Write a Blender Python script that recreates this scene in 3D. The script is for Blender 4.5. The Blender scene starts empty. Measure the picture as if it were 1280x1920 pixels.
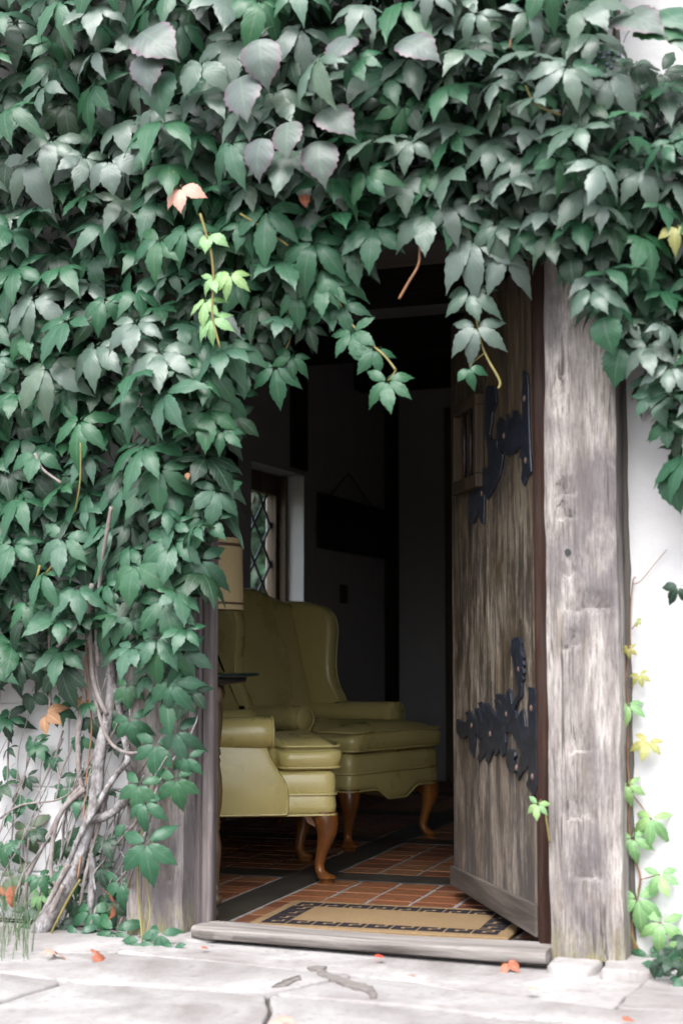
import bpy, bmesh, math, random
from mathutils import Vector, Matrix, noise

# ------------------------------------------------------------------ camera, sky, sun, exposure
R = math.radians
SC = bpy.context.scene
COL = SC.collection
EYE = Vector((0.0, -4.2, 0.81))
FPX, HOR, YAW = 2850.0, 1220.0, R(20.2)          # focal length and horizon in photo pixels (1280 x 1920)
PITCH = math.atan((HOR - 960.0) / FPX)
cam_d = bpy.data.cameras.new('camera')
cam_d.sensor_fit = 'HORIZONTAL'; cam_d.sensor_width = 24.0
cam_d.lens = FPX / 1280.0 * 24.0
cam_d.clip_start = 0.05; cam_d.clip_end = 2000
cam_d.dof.use_dof = True; cam_d.dof.focus_distance = 5.75; cam_d.dof.aperture_fstop = 2.8
cam = bpy.data.objects.new('camera', cam_d); COL.objects.link(cam)
cam.location = EYE
cam.rotation_euler = (R(90) + PITCH, 0, YAW)
SC.camera = cam

SUN_EL, SUN_AZ = R(53), R(174)                   # azimuth the light comes from (clockwise from +y)
w = bpy.data.worlds.new('World'); SC.world = w; w.use_nodes = True
nt = w.node_tree; nt.nodes.clear()
sky = nt.nodes.new('ShaderNodeTexSky'); sky.sky_type = 'NISHITA'; sky.sun_disc = False
sky.sun_elevation = SUN_EL; sky.sun_rotation = SUN_AZ
sky.air_density = 1.0; sky.dust_density = 2.5; sky.ozone_density = 1.0
hs = nt.nodes.new('ShaderNodeHueSaturation'); hs.inputs['Saturation'].default_value = 0.30
bg = nt.nodes.new('ShaderNodeBackground'); bg.inputs['Strength'].default_value = 0.15
wo = nt.nodes.new('ShaderNodeOutputWorld')
nt.links.new(sky.outputs[0], hs.inputs['Color']); nt.links.new(hs.outputs[0], bg.inputs[0]); nt.links.new(bg.outputs[0], wo.inputs[0])
sl = bpy.data.lights.new('sun', 'SUN'); sl.energy = 1.5; sl.angle = R(40); sl.color = (1.0, 0.985, 0.965)
sun = bpy.data.objects.new('sun', sl); COL.objects.link(sun)
sdir = Vector((math.sin(SUN_AZ) * math.cos(SUN_EL), math.cos(SUN_AZ) * math.cos(SUN_EL), math.sin(SUN_EL)))
sun.location = sdir * 30
sun.rotation_euler = sdir.to_track_quat('Z', 'Y').to_euler()
vs = SC.view_settings
vs.view_transform = 'Standard'; vs.look = 'None'; vs.gamma = 1.0; vs.exposure = 1.85; vs.use_curve_mapping = False
SC.render.engine = 'CYCLES'
cy = SC.cycles
cy.use_denoising = True
cy.max_bounces = 8; cy.diffuse_bounces = 5; cy.glossy_bounces = 3; cy.transmission_bounces = 6; cy.transparent_max_bounces = 8
cy.caustics_reflective = False; cy.caustics_refractive = False
cy.sample_clamp_indirect = 6.0

# ------------------------------------------------------------------ pixel -> place
CM = Matrix.Rotation(YAW, 3, 'Z') @ Matrix.Rotation(R(90) + PITCH, 3, 'X')
def ray(px, py):
    return CM @ Vector(((px - 640.0) / FPX, (960.0 - py) / FPX, -1.0))
def on_plane(px, py, p0, n):
    d = ray(px, py); n = Vector(n)
    return EYE + d * ((Vector(p0) - EYE).dot(n) / d.dot(n))
def at_y(px, py, y): return on_plane(px, py, (0, y, 0), (0, 1, 0))
def at_x(px, py, x): return on_plane(px, py, (x, 0, 0), (1, 0, 0))
def at_z(px, py, z): return on_plane(px, py, (0, 0, z), (0, 0, 1))

FLOOR = -0.05      # brick floor of the hall
GROUND = -0.052    # top of the flagstones
WALL_Y = 0.12      # plaster face outside; the posts stand proud of it at y = 0
INNER_Y = 0.20     # inner face of the front wall
BACK_Y = 5.6
SIDE_X = at_y(735, 1200, BACK_Y).x
CEIL = 2.68
rng = random.Random(7)

# ------------------------------------------------------------------ mesh helpers
class MB:
    def __init__(s): s.v = []; s.f = []; s.uv = None; s.at = None
    def add(s, vs_, fs):
        b = len(s.v); s.v += [tuple(p) for p in vs_]; s.f += [tuple(i + b for i in f) for f in fs]
    def box(s, a, b, M=None):
        x0, y0, z0 = a; x1, y1, z1 = b
        v = [Vector(p) for p in ((x0,y0,z0),(x1,y0,z0),(x1,y1,z0),(x0,y1,z0),(x0,y0,z1),(x1,y0,z1),(x1,y1,z1),(x0,y1,z1))]
        if M: v = [M @ p for p in v]
        s.add(v, [(0,3,2,1),(4,5,6,7),(0,1,5,4),(1,2,6,5),(2,3,7,6),(3,0,4,7)])
    def tube(s, pts, rad, n=8, closed=False, cap=True):
        pts = [Vector(p) for p in pts]; m = len(pts)
        if not hasattr(rad, '__len__'): rad = [rad] * m
        prev = None; rings = []
        for i, p in enumerate(pts):
            if closed: t = pts[(i + 1) % m] - pts[i - 1]
            else: t = pts[min(i + 1, m - 1)] - pts[max(i - 1, 0)]
            t.normalize()
            if prev is None:
                a = Vector((0, 0, 1)) if abs(t.z) < 0.9 else Vector((1, 0, 0))
                u = (a - t * a.dot(t)).normalized()
            else:
                u = (prev - t * prev.dot(t)).normalized()
            prev = u; w_ = t.cross(u)
            rings.append([p + (u * math.cos(2*math.pi*k/n) + w_ * math.sin(2*math.pi*k/n)) * rad[i] for k in range(n)])
        s.loft(rings, closed, cap)
    def loft(s, rings, closed=False, cap=True):
        n = len(rings[0]); m = len(rings); v = [p for r_ in rings for p in r_]; f = []
        for i in range(m if closed else m - 1):
            j = (i + 1) % m
            for k in range(n):
                l = (k + 1) % n
                f.append((i*n+k, i*n+l, j*n+l, j*n+k))
        if cap and not closed:
            f.append(tuple(reversed(range(n)))); f.append(tuple((m-1)*n + k for k in range(n)))
        s.add(v, f)
    def lathe(s, prof, c, n=20):
        c = Vector(c)
        s.loft([[c + Vector((r_*math.cos(2*math.pi*k/n), r_*math.sin(2*math.pi*k/n), z)) for k in range(n)] for r_, z in prof])
    def prism(s, poly, M, z0, z1):
        n = len(poly)
        v = [M @ Vector((p[0], p[1], z0)) for p in poly] + [M @ Vector((p[0], p[1], z1)) for p in poly]
        s.add(v, [tuple(reversed(range(n))), tuple(range(n, 2*n))] + [(k, (k+1) % n, n+(k+1) % n, n+k) for k in range(n)])
    def build(s, name, mat, parent=None, smooth=False, fix=True):
        me = bpy.data.meshes.new(name)
        me.from_pydata(s.v, [], s.f)
        if fix:
            bm = bmesh.new(); bm.from_mesh(me); bmesh.ops.recalc_face_normals(bm, faces=bm.faces); bm.to_mesh(me); bm.free()
        return link(name, me, mat, parent, smooth)
def link(name, me, mat, parent=None, smooth=False):
    me.materials.clear(); me.materials.append(mat)
    if smooth: me.polygons.foreach_set('use_smooth', [True] * len(me.polygons))
    o = bpy.data.objects.new(name, me); COL.objects.link(o)
    if parent: o.parent = parent
    return o
def bevel(o, wdt=0.004, seg=2, angle=40):
    m = o.modifiers.new('bevel', 'BEVEL'); m.width = wdt; m.segments = seg; m.limit_method = 'ANGLE'; m.angle_limit = R(angle)
    return o
def subsurf(o, l=1):
    m = o.modifiers.new('subsurf', 'SUBSURF'); m.levels = l; m.render_levels = l; return o
def auto_smooth(o, ang=40):
    me = o.data
    me.polygons.foreach_set('use_smooth', [True] * len(me.polygons))
    bm = bmesh.new(); bm.from_mesh(me)
    for e in bm.edges:
        e.smooth = not (len(e.link_faces) == 2 and e.calc_face_angle(0) > R(ang))
    bm.to_mesh(me); bm.free(); return o
def thing(name, label, cat, loc=(0, 0, 0), rz=0, group=None):
    o = bpy.data.objects.new(name, None); COL.objects.link(o); o.empty_display_size = 0.1
    o.location = loc; o.rotation_euler = (0, 0, rz); return tag(o, label, cat, group)
def tag(o, label=None, cat=None, group=None, kind=None):
    if label: o['label'] = label
    if cat: o['category'] = cat
    if group: o['group'] = group
    if kind: o['kind'] = kind
    return o
def catmull(pts, sub=6):
    pts = [Vector(p) for p in pts]; out = []
    for i in range(len(pts) - 1):
        p0 = pts[max(i-1, 0)]; p1 = pts[i]; p2 = pts[i+1]; p3 = pts[min(i+2, len(pts)-1)]
        for k in range(sub):
            t = k / sub
            out.append(0.5 * ((2*p1) + (p2-p0)*t + (2*p0-5*p1+4*p2-p3)*t*t + (3*p1-p0-3*p2+p3)*t**3))
    out.append(pts[-1]); return out
def lerp(a, b, t): return a + (b - a) * t
def interp(tab, x):
    if x <= tab[0][0]: return tab[0][1]
    for (a, b), (c, d) in zip(tab, tab[1:]):
        if x <= c: return lerp(b, d, (x - a) / (c - a))
    return tab[-1][1]
def round_poly(pts, rad, seg=4):
    out = []; n = len(pts)
    for i in range(n):
        p = Vector(pts[i]); a = Vector(pts[i-1]); b = Vector(pts[(i+1) % n])
        r_ = rad[i] if hasattr(rad, '__len__') else rad
        da = (a - p); db = (b - p); r_ = min(r_, da.length * .45, db.length * .45)
        p0 = p + da.normalized() * r_; p1 = p + db.normalized() * r_
        for k in range(seg + 1):
            t = k / seg
            out.append(p0 * (1-t)**2 + p * 2*t*(1-t) + p1 * t*t)
    return out
def densify(poly, step):
    out = []; n = len(poly)
    for i in range(n):
        a = Vector(poly[i]); b = Vector(poly[(i+1) % n]); m = max(1, int((b-a).length / step))
        out += [a.lerp(b, k/m) for k in range(m)]
    return out
def inset_poly(poly, d):
    n = len(poly); area = sum(poly[i].x*poly[(i+1) % n].y - poly[(i+1) % n].x*poly[i].y for i in range(n))
    sg = 1 if area > 0 else -1; out = []
    for i in range(n):
        t = (poly[(i+1) % n] - poly[i-1]).normalized()
        out.append(poly[i] + Vector((-t.y, t.x)) * sg * d)
    return out
def pillow(mb, poly, M, prof):
    """poly: 2-D outline; prof: list of (inset, height) rings from underside to top"""
    poly = [Vector(p) for p in poly]
    rings = []
    for ins, h in prof:
        q = inset_poly(poly, ins)
        rings.append([M @ Vector((p.x, p.y, h)) for p in q])
    mb.loft(rings)

# ------------------------------------------------------------------ materials
def mat(name):
    m = bpy.data.materials.new(name); m.use_nodes = True
    t = m.node_tree; b = t.nodes['Principled BSDF']
    return m, t, b, t.links
def N(t, typ, **kw):
    n = t.nodes.new(typ)
    for k, v in kw.items(): setattr(n, k, v)
    return n
def coords(t, scale=(1, 1, 1), kind='Object', rot=(0, 0, 0)):
    tc = N(t, 'ShaderNodeTexCoord'); mp = N(t, 'ShaderNodeMapping')
    mp.inputs['Scale'].default_value = scale; mp.inputs['Rotation'].default_value = rot
    t.links.new(tc.outputs[kind], mp.inputs[0]); return mp.outputs[0]
def noise_n(t, vec, scale, detail=4, rough=.55, dist=0):
    n = N(t, 'ShaderNodeTexNoise'); n.inputs['Scale'].default_value = scale; n.inputs['Detail'].default_value = detail
    n.inputs['Roughness'].default_value = rough; n.inputs['Distortion'].default_value = dist
    t.links.new(vec, n.inputs['Vector']); return n.outputs['Fac']
def ramp(t, fac, stops):
    r_ = N(t, 'ShaderNodeValToRGB'); e = r_.color_ramp.elements
    while len(e) < len(stops): e.new(0.5)
    for el, (p, c) in zip(e, stops):
        el.position = p; el.color = (*c, 1) if len(c) == 3 else c
    t.links.new(fac, r_.inputs[0]); return r_.outputs[0]
def mixc(t, fac, a, b, mode='MIX'):
    m = N(t, 'ShaderNodeMix', data_type='RGBA', blend_type=mode)
    for s_, v in ((m.inputs[0], fac), (m.inputs[6], a), (m.inputs[7], b)):
        if hasattr(v, 'is_linked'): t.links.new(v, s_)
        elif hasattr(v, '__len__'): s_.default_value = (*v, 1) if len(v) == 3 else v
        else: s_.default_value = v
    return m.outputs[2]
def math_n(t, op, a, b=None, c=None):
    m = N(t, 'ShaderNodeMath', operation=op)
    for s_, v in zip(m.inputs, (a, b, c)):
        if v is None: continue
        if hasattr(v, 'is_linked'): t.links.new(v, s_)
        else: s_.default_value = v
    return m.outputs[0]
def bump(t, b, h, strength=.3, dist=.01, prev=None):
    n = N(t, 'ShaderNodeBump'); n.inputs['Strength'].default_value = strength; n.inputs['Distance'].default_value = dist
    t.links.new(h, n.inputs['Height'])
    if prev: t.links.new(prev, n.inputs['Normal'])
    t.links.new(n.outputs[0], b.inputs['Normal']); return n.outputs[0]
def simple(name, c, rough=.5, metal=0.0, var=0.0, spec=.5, nscale=20, bmp=0):
    m, t, b, L = mat(name)
    b.inputs['Roughness'].default_value = rough; b.inputs['Metallic'].default_value = metal; b.inputs['Specular IOR Level'].default_value = spec
    f = noise_n(t, coords(t), nscale, 5)
    lo = tuple(x*(1-var) for x in c); hi = tuple(min(1, x*(1+var)) for x in c)
    L.new(ramp(t, f, [(.3, lo), (.7, hi)]), b.inputs['Base Color'])
    if bmp: bump(t, b, f, bmp, .004)
    return m
def wood(name, stops, axis='z', stretch=14, grain=26, rough=.75, bstr=.5, weather=None, spec=.3, patch=2.5):
    m, t, b, L = mat(name)
    b.inputs['Roughness'].default_value = rough; b.inputs['Specular IOR Level'].default_value = spec
    sc = {'z': (1, 1, 1/stretch), 'x': (1/stretch, 1, 1), 'y': (1, 1/stretch, 1)}[axis]
    oi = N(t, 'ShaderNodeObjectInfo')
    v = coords(t, sc)
    va = N(t, 'ShaderNodeVectorMath', operation='ADD'); L.new(v, va.inputs[0])
    cx = N(t, 'ShaderNodeCombineXYZ'); r7 = math_n(t, 'MULTIPLY', oi.outputs['Random'], 7.3)
    for k in range(3): L.new(r7, cx.inputs[k])
    L.new(cx.outputs[0], va.inputs[1]); v = va.outputs[0]
    g = noise_n(t, v, grain, 7, .7, .4); g2 = noise_n(t, v, grain*3.2, 4, .7); p = noise_n(t, v, patch*2, 5, .6)
    f = math_n(t, 'ADD', math_n(t, 'MULTIPLY', g, .55), math_n(t, 'MULTIPLY', p, .45))
    c = ramp(t, f, stops)
    c = mixc(t, math_n(t, 'MULTIPLY', ramp(t, g2, [(.35, (1,1,1)), (.55, (0,0,0))]), .35), c, (.05, .042, .038))
    if weather: c = weather(t, c, L)
    L.new(c, b.inputs['Base Color'])
    h = math_n(t, 'ADD', math_n(t, 'MULTIPLY', g, .7), math_n(t, 'MULTIPLY', g2, .4))
    bump(t, b, h, bstr, .006)
    return m

def weather_post(t, c, L):
    big = noise_n(t, coords(t, (1, 1, .55)), 4.5, 6, .62)
    c = mixc(t, ramp(t, big, [(.46, (0,0,0)), (.60, (.8,.8,.8))]), c, (.085, .074, .082))
    tc = N(t, 'ShaderNodeTexCoord'); sp = N(t, 'ShaderNodeSeparateXYZ'); L.new(tc.outputs['Object'], sp.inputs[0])
    lf = N(t, 'ShaderNodeMapRange'); lf.inputs['From Min'].default_value = .07; lf.inputs['From Max'].default_value = -.04; L.new(sp.outputs['Z'], lf.inputs['Value'])
    ln = noise_n(t, coords(t, (1, 1, .3)), 30, 4, .6)
    ck = noise_n(t, coords(t, (1, 1, 1/45)), 34, 3, .5, .25)
    ckm = ramp(t, ck, [(.485, (0,0,0)), (.497, (.9,.9,.9)), (.503, (.9,.9,.9)), (.515, (0,0,0))])
    gate = ramp(t, noise_n(t, coords(t, (1, 1, .5)), 6, 3, .5), [(.46, (0,0,0)), (.56, (1,1,1))])
    c = mixc(t, math_n(t, 'MULTIPLY', ckm, gate), c, (.03, .025, .024))
    c = mixc(t, math_n(t, 'MULTIPLY', lf.outputs[0], ramp(t, ln, [(.42, (0,0,0)), (.6, (.8,.8,.8))])), c, (.20, .18, .07))
    fg = noise_n(t, coords(t, (1, 1, 1/11)), 140, 8, .82, .2)
    c = mixc(t, ramp(t, fg, [(.40, (.75,.75,.75)), (.52, (0,0,0))]), c, (.075, .062, .058))
    wrm = noise_n(t, coords(t, (2.5, 2.5, .8)), 5, 4, .6)
    return mixc(t, ramp(t, wrm, [(.55, (0,0,0)), (.75, (.4,.4,.4))]), c, (.19, .145, .10))
M_post = wood('weathered_post_wood', [(.37, (.095, .080, .074)), (.47, (.235, .210, .198)), (.59, (.40, .368, .35))], grain=20, stretch=8, weather=weather_post, rough=.85, bstr=1.0)
M_jamb = wood('grey_jamb_wood', [(.38, (.05, .04, .041)), (.52, (.115, .095, .096)), (.64, (.20, .175, .17))], grain=30, rough=.8)
M_sill = wood('worn_threshold_wood', [(.37, (.09, .076, .07)), (.48, (.23, .207, .196)), (.60, (.36, .338, .325))], axis='x', grain=22, rough=.8, bstr=.7)
M_stain = wood('brown_stained_frame', [(.40, (.010, .004, .003)), (.54, (.028, .010, .006)), (.64, (.10, .042, .012))], grain=14, rough=.6, spec=.12, bstr=.25)
def weather_shade_door(t, c, L):
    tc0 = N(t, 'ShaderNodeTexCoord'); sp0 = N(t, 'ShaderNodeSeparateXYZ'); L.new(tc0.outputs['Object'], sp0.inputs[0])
    up = N(t, 'ShaderNodeMapRange'); up.inputs['From Min'].default_value = 1.5; up.inputs['From Max'].default_value = .95; up.inputs['To Min'].default_value = .15; L.new(sp0.outputs['Z'], up.inputs['Value'])  # bleaching fades upward: shade of vine and lintel put into the colour
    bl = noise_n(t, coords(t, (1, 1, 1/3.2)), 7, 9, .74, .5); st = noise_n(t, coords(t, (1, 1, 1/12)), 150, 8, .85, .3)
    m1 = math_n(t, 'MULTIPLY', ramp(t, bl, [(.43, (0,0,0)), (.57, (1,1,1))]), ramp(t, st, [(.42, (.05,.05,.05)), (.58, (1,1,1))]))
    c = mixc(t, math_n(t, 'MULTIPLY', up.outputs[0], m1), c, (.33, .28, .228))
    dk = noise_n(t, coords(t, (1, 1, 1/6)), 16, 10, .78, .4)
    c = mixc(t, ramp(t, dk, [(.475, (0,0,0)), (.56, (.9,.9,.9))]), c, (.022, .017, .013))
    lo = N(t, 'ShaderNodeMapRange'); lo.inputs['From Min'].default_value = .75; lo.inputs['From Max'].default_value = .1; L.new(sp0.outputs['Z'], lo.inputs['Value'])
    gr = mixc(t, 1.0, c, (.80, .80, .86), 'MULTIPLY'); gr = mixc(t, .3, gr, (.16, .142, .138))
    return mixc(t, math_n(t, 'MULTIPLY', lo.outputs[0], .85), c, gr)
M_door = wood('weathered_door_wood', [(.38, (.020, .013, .006)), (.5, (.062, .041, .022)), (.62, (.125, .088, .052))], grain=30, stretch=10, weather=weather_shade_door, rough=.72, bstr=.8)
M_rail = wood('grey_rail_wood', [(.36, (.02, .016, .013)), (.5, (.06, .048, .041)), (.64, (.12, .10, .088))], axis='x', grain=24, rough=.75)
M_frame = wood('dark_brown_frame_wood', [(.36, (.012, .008, .005)), (.5, (.035, .022, .012)), (.64, (.075, .048, .026))], grain=24, rough=.6)
M_amber = wood('amber_panel_wood', [(.42, (.03, .012, .006)), (.56, (.16, .065, .014)), (.68, (.5, .24, .04))], grain=26, rough=.35, spec=.5, bstr=.2)
M_beam = wood('dark_beam_wood', [(.34, (.008, .006, .005)), (.6, (.022, .016, .013))], axis='x', rough=.8)
M_beamz = wood('dark_stud_wood', [(.34, (.008, .006, .005)), (.6, (.022, .016, .013))], rough=.8)
M_winwood = wood('window_casing_wood', [(.34, (.07, .05, .035)), (.6, (.19, .14, .10))], rough=.6)
M_leg = wood('polished_leg_wood', [(.34, (.09, .028, .007)), (.5, (.19, .066, .013)), (.68, (.30, .115, .024))], stretch=5, grain=12, rough=.30, spec=.45, bstr=.05)
M_turned = wood('turned_leg_wood', [(.34, (.045, .03, .017)), (.6, (.12, .082, .046))], stretch=4, grain=14, rough=.3, spec=.6, bstr=.1)

def plaster(name, c, rough=.9, bs=.35, stain=None):
    m, t, b, L = mat(name); b.inputs['Roughness'].default_value = rough; b.inputs['Specular IOR Level'].default_value = .2
    f = noise_n(t, coords(t), 7, 7, .65); g = noise_n(t, coords(t), 60, 4, .6)
    col = ramp(t, f, [(.3, tuple(x*.93 for x in c)), (.65, c)])
    if stain:
        s = noise_n(t, coords(t, (1, 1, .35)), 3.3, 7, .7)
        col = mixc(t, ramp(t, s, [(.56, (0,0,0)), (.72, (.55,.55,.55))]), col, stain)
    L.new(col, b.inputs['Base Color'])
    bump(t, b, math_n(t, 'ADD', f, math_n(t, 'MULTIPLY', g, .3)), bs, .012)
    return m
M_white = plaster('white_painted_plaster', (.50, .495, .505), stain=(.30, .288, .285))
M_reveal = plaster('daylit_reveal_plaster', (.80, .80, .83), bs=.2)  # plaster made brighter here, window light put into its colour
M_inner = plaster('dim_hall_plaster', (.46, .455, .48), bs=.2)
M_mortar = plaster('grey_mortar', (.085, .076, .068), bs=.5)

def stone_mat():
    m, t, b, L = mat('pale_flagstone'); b.inputs['Roughness'].default_value = .8; b.inputs['Specular IOR Level'].default_value = .3
    oi = N(t, 'ShaderNodeObjectInfo'); v = coords(t)
    f = noise_n(t, v, 3.2, 8, .66, .6); g = noise_n(t, v, 38, 6, .7); s = noise_n(t, coords(t, (1, 3, 1)), 5, 6, .7)
    c = ramp(t, f, [(.34, (.17, .153, .147)), (.48, (.255, .24, .236)), (.62, (.34, .326, .324))])
    c = mixc(t, math_n(t, 'MULTIPLY', oi.outputs['Random'], .35), c, (.19, .175, .172))
    c = mixc(t, ramp(t, s, [(.58, (0,0,0)), (.72, (.5,.5,.5))]), c, (.13, .117, .112))
    c = mixc(t, ramp(t, g, [(.55, (0,0,0)), (.68, (.5,.5,.5))]), c, (.10, .09, .085))
    L.new(c, b.inputs['Base Color'])
    bump(t, b, math_n(t, 'ADD', f, math_n(t, 'MULTIPLY', g, .25)), .55, .02)
    return m
M_stone = stone_mat()
def tile_mat():
    m, t, b, L = mat('terracotta_tile')
    oi = N(t, 'ShaderNodeObjectInfo'); f = noise_n(t, coords(t), 16, 5, .6)
    c = ramp(t, oi.outputs['Random'], [(0, (.12, .045, .027)), (.35, (.18, .068, .036)), (.7, (.245, .098, .046)), (1, (.21, .108, .056))])
    c = mixc(t, ramp(t, f, [(.4, (0,0,0)), (.75, (.5,.5,.5))]), c, (.09, .04, .025))
    L.new(c, b.inputs['Base Color']); b.inputs['Roughness'].default_value = .34
    L.new(ramp(t, f, [(.3, (.26,)*3), (.7, (.5,)*3)]), b.inputs['Roughness'])
    bump(t, b, f, .15, .004); return m
M_tile = tile_mat()
M_grout = simple('grey_grout', (.25, .225, .21), .85, var=.25, bmp=.3)
M_slate = simple('dark_timber_band', (.035, .03, .026), .5, var=.4, nscale=9, bmp=.15)
def leather_mat():
    m, t, b, L = mat('olive_leather')
    f = noise_n(t, coords(t), 5, 5, .6); g = N(t, 'ShaderNodeTexVoronoi'); g.inputs['Scale'].default_value = 420
    L.new(coords(t), g.inputs['Vector'])
    L.new(ramp(t, f, [(.3, (.41, .345, .125)), (.7, (.50, .425, .175))]), b.inputs['Base Color'])
    L.new(ramp(t, f, [(.3, (.24,)*3), (.7, (.36,)*3)]), b.inputs['Roughness'])
    b.inputs['Specular IOR Level'].default_value = .65
    wr = noise_n(t, coords(t, (1, 1, 1)), 11, 5, .6, 2.2)
    p = bump(t, b, g.outputs['Distance'], .12, .0015); bump(t, b, wr, .10, .012, p)
    return m
M_leather = leather_mat()
M_iron = simple('blackened_iron', (.020, .024, .036), .36, metal=.35, var=.5, nscale=45, bmp=.6)
M_black = simple('black_paint', (.008, .008, .009), .5, var=.2)
M_shade = simple('tan_lampshade_cloth', (.29, .225, .125), .85, var=.08, nscale=150, bmp=.15, spec=.1)
M_trim = simple('brown_lampshade_trim', (.05, .032, .018), .6, var=.2)
M_lampb = simple('dark_bronze_lamp', (.03, .022, .016), .35, metal=.6, var=.2)
M_rust = simple('rusty_nail_head', (.11, .066, .052), .75, var=.3)
m, t, b, L = mat('tabletop_dark_glass'); b.inputs['Base Color'].default_value = (.004, .012, .012, 1); b.inputs['Roughness'].default_value = .05; M_glasstop = m
m, t, b, L = mat('window_glass')
tp = N(t, 'ShaderNodeBsdfTransparent'); tp.inputs[0].default_value = (.90, .92, .91, 1); gl = N(t, 'ShaderNodeBsdfGlossy'); gl.inputs['Roughness'].default_value = .03
mx = N(t, 'ShaderNodeMixShader'); mx.inputs[0].default_value = .07
L.new(tp.outputs[0], mx.inputs[1]); L.new(gl.outputs[0], mx.inputs[2]); L.new(mx.outputs[0], t.nodes['Material Output'].inputs['Surface']); M_glass = m
m, t, b, L = mat('coir'); f = noise_n(t, coords(t), 260, 4, .8); f2 = noise_n(t, coords(t), 9, 4)
L.new(mixc(t, ramp(t, f2, [(.4, (0,0,0)), (.7, (.4,.4,.4))]), ramp(t, f, [(.3, (.15, .098, .05)), (.7, (.33, .228, .128))]), (.21, .143, .078)), b.inputs['Base Color'])
b.inputs['Roughness'].default_value = .95; b.inputs['Specular IOR Level'].default_value = .1; bump(t, b, f, .9, .006); M_coir = m
M_matblack = simple('black_coir', (.018, .016, .02), .95, var=.5, nscale=200, bmp=.7, spec=.1)
M_grass = simple('grass_blade', (.05, .085, .035), .6, var=.4)
M_lawn = simple('garden_ground', (.10, .095, .055), .95, var=.5, nscale=3, bmp=.3)
M_dirt = simple('damp_dirt', (.14, .125, .117), .9, var=.35, nscale=40)
M_bark = None
def bark(name, a, b_, c_):
    m, t, b, L = mat(name); b.inputs['Roughness'].default_value = .9; b.inputs['Specular IOR Level'].default_value = .15
    f = noise_n(t, coords(t, (1, 1, .5)), 60, 6, .7); g = noise_n(t, coords(t), 14, 4, .6)
    L.new(mixc(t, ramp(t, g, [(.4, (0,0,0)), (.65, (1,1,1))]), ramp(t, f, [(.35, a), (.65, b_)]), ramp(t, f, [(.4, a), (.6, c_)])), b.inputs['Base Color'])
    bump(t, b, f, .9, .008); return m
M_bark = bark('grey_vine_bark', (.095, .082, .08), (.26, .24, .24), (.34, .335, .345))
M_twig = bark('pale_vine_twig', (.15, .127, .124), (.31, .28, .275), (.20, .165, .145))
M_shoot = simple('yellow_green_shoot', (.15, .125, .035), .6, var=.25)
M_brownst = simple('reddish_brown_shoot', (.20, .095, .045), .6, var=.3)

def leaf_mat(name, stops, rough=.40, spec=.38, vein=(.075, .125, .085), edge=None, trans=.09, sheen=.0, veinamt=.55):
    m, t, b, L = mat(name)
    uvn = N(t, 'ShaderNodeUVMap'); uvn.uv_map = 'leaf'
    sp = N(t, 'ShaderNodeSeparateXYZ'); L.new(uvn.outputs[0], sp.inputs[0])
    at = N(t, 'ShaderNodeAttribute'); at.attribute_name = 'var'
    oi = N(t, 'ShaderNodeObjectInfo')
    var = math_n(t, 'FRACT', math_n(t, 'ADD', at.outputs['Fac'], oi.outputs['Random']))
    c = ramp(t, var, stops)
    n = noise_n(t, coords(t), 26, 4, .6)
    c = mixc(t, ramp(t, n, [(.35, (0,0,0)), (.7, (.5,.5,.5))]), c, mixc(t, 1.0, c, (.62, .72, .62), 'MULTIPLY'))
    uc = math_n(t, 'ABSOLUTE', math_n(t, 'SUBTRACT', sp.outputs['X'], .5))          # 0 midrib .. .5 margin
    mid = math_n(t, 'LESS_THAN', uc, .03)
    ph = math_n(t, 'SUBTRACT', math_n(t, 'MULTIPLY', sp.outputs['Y'], 46.0), math_n(t, 'MULTIPLY', uc, 30.0))
    lat = math_n(t, 'POWER', math_n(t, 'ABSOLUTE', math_n(t, 'SINE', math_n(t, 'MULTIPLY', ph, .5))), 10)
    vv = math_n(t, 'MAXIMUM', mid, math_n(t, 'MULTIPLY', math_n(t, 'SUBTRACT', 1.0, math_n(t, 'POWER', math_n(t, 'ABSOLUTE', math_n(t, 'COSINE', math_n(t, 'MULTIPLY', ph, .5))), .35)), .55))
    c = mixc(t, math_n(t, 'MULTIPLY', vv, veinamt), c, vein)
    if edge:
        ef = N(t, 'ShaderNodeMapRange'); ef.inputs['From Min'].default_value = .36; ef.inputs['From Max'].default_value = .5; L.new(uc, ef.inputs['Value'])
        c = mixc(t, math_n(t, 'MULTIPLY', ef.outputs[0], .75), c, edge)
    geo = N(t, 'ShaderNodeNewGeometry')
    c2 = mixc(t, geo.outputs['Backfacing'], c, mixc(t, .5, c, (.07, .105, .065)))
    L.new(c2, b.inputs['Base Color'])
    b.inputs['Roughness'].default_value = rough; b.inputs['Specular IOR Level'].default_value = spec
    bump(t, b, math_n(t, 'ADD', math_n(t, 'MULTIPLY', vv, -1.0), math_n(t, 'MULTIPLY', n, .6)), .35, .002)
    tr = N(t, 'ShaderNodeBsdfTranslucent'); L.new(mixc(t, 1.0, c, (1.2, 1.8, .8), 'MULTIPLY'), tr.inputs['Color'])
    mx = N(t, 'ShaderNodeMixShader'); mx.inputs[0].default_value = trans
    out = t.nodes['Material Output']
    L.new(b.outputs[0], mx.inputs[1]); L.new(tr.outputs[0], mx.inputs[2]); L.new(mx.outputs[0], out.inputs['Surface'])
    return m
M_leaf = leaf_mat('creeper_leaf', [(0, (.011, .056, .023)), (.3, (.016, .074, .035)), (.55, (.024, .080, .045)), (.8, (.038, .090, .060)), (1, (.016, .082, .030))])
M_leafp = leaf_mat('creeper_leaf_grey_sheen', [(0, (.050, .090, .066)), (.4, (.064, .100, .078)), (.75, (.076, .104, .094)), (1, (.058, .096, .062))], rough=.40, spec=.6)  # paler base: sky sheen on the leaves put into the colour
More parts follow.
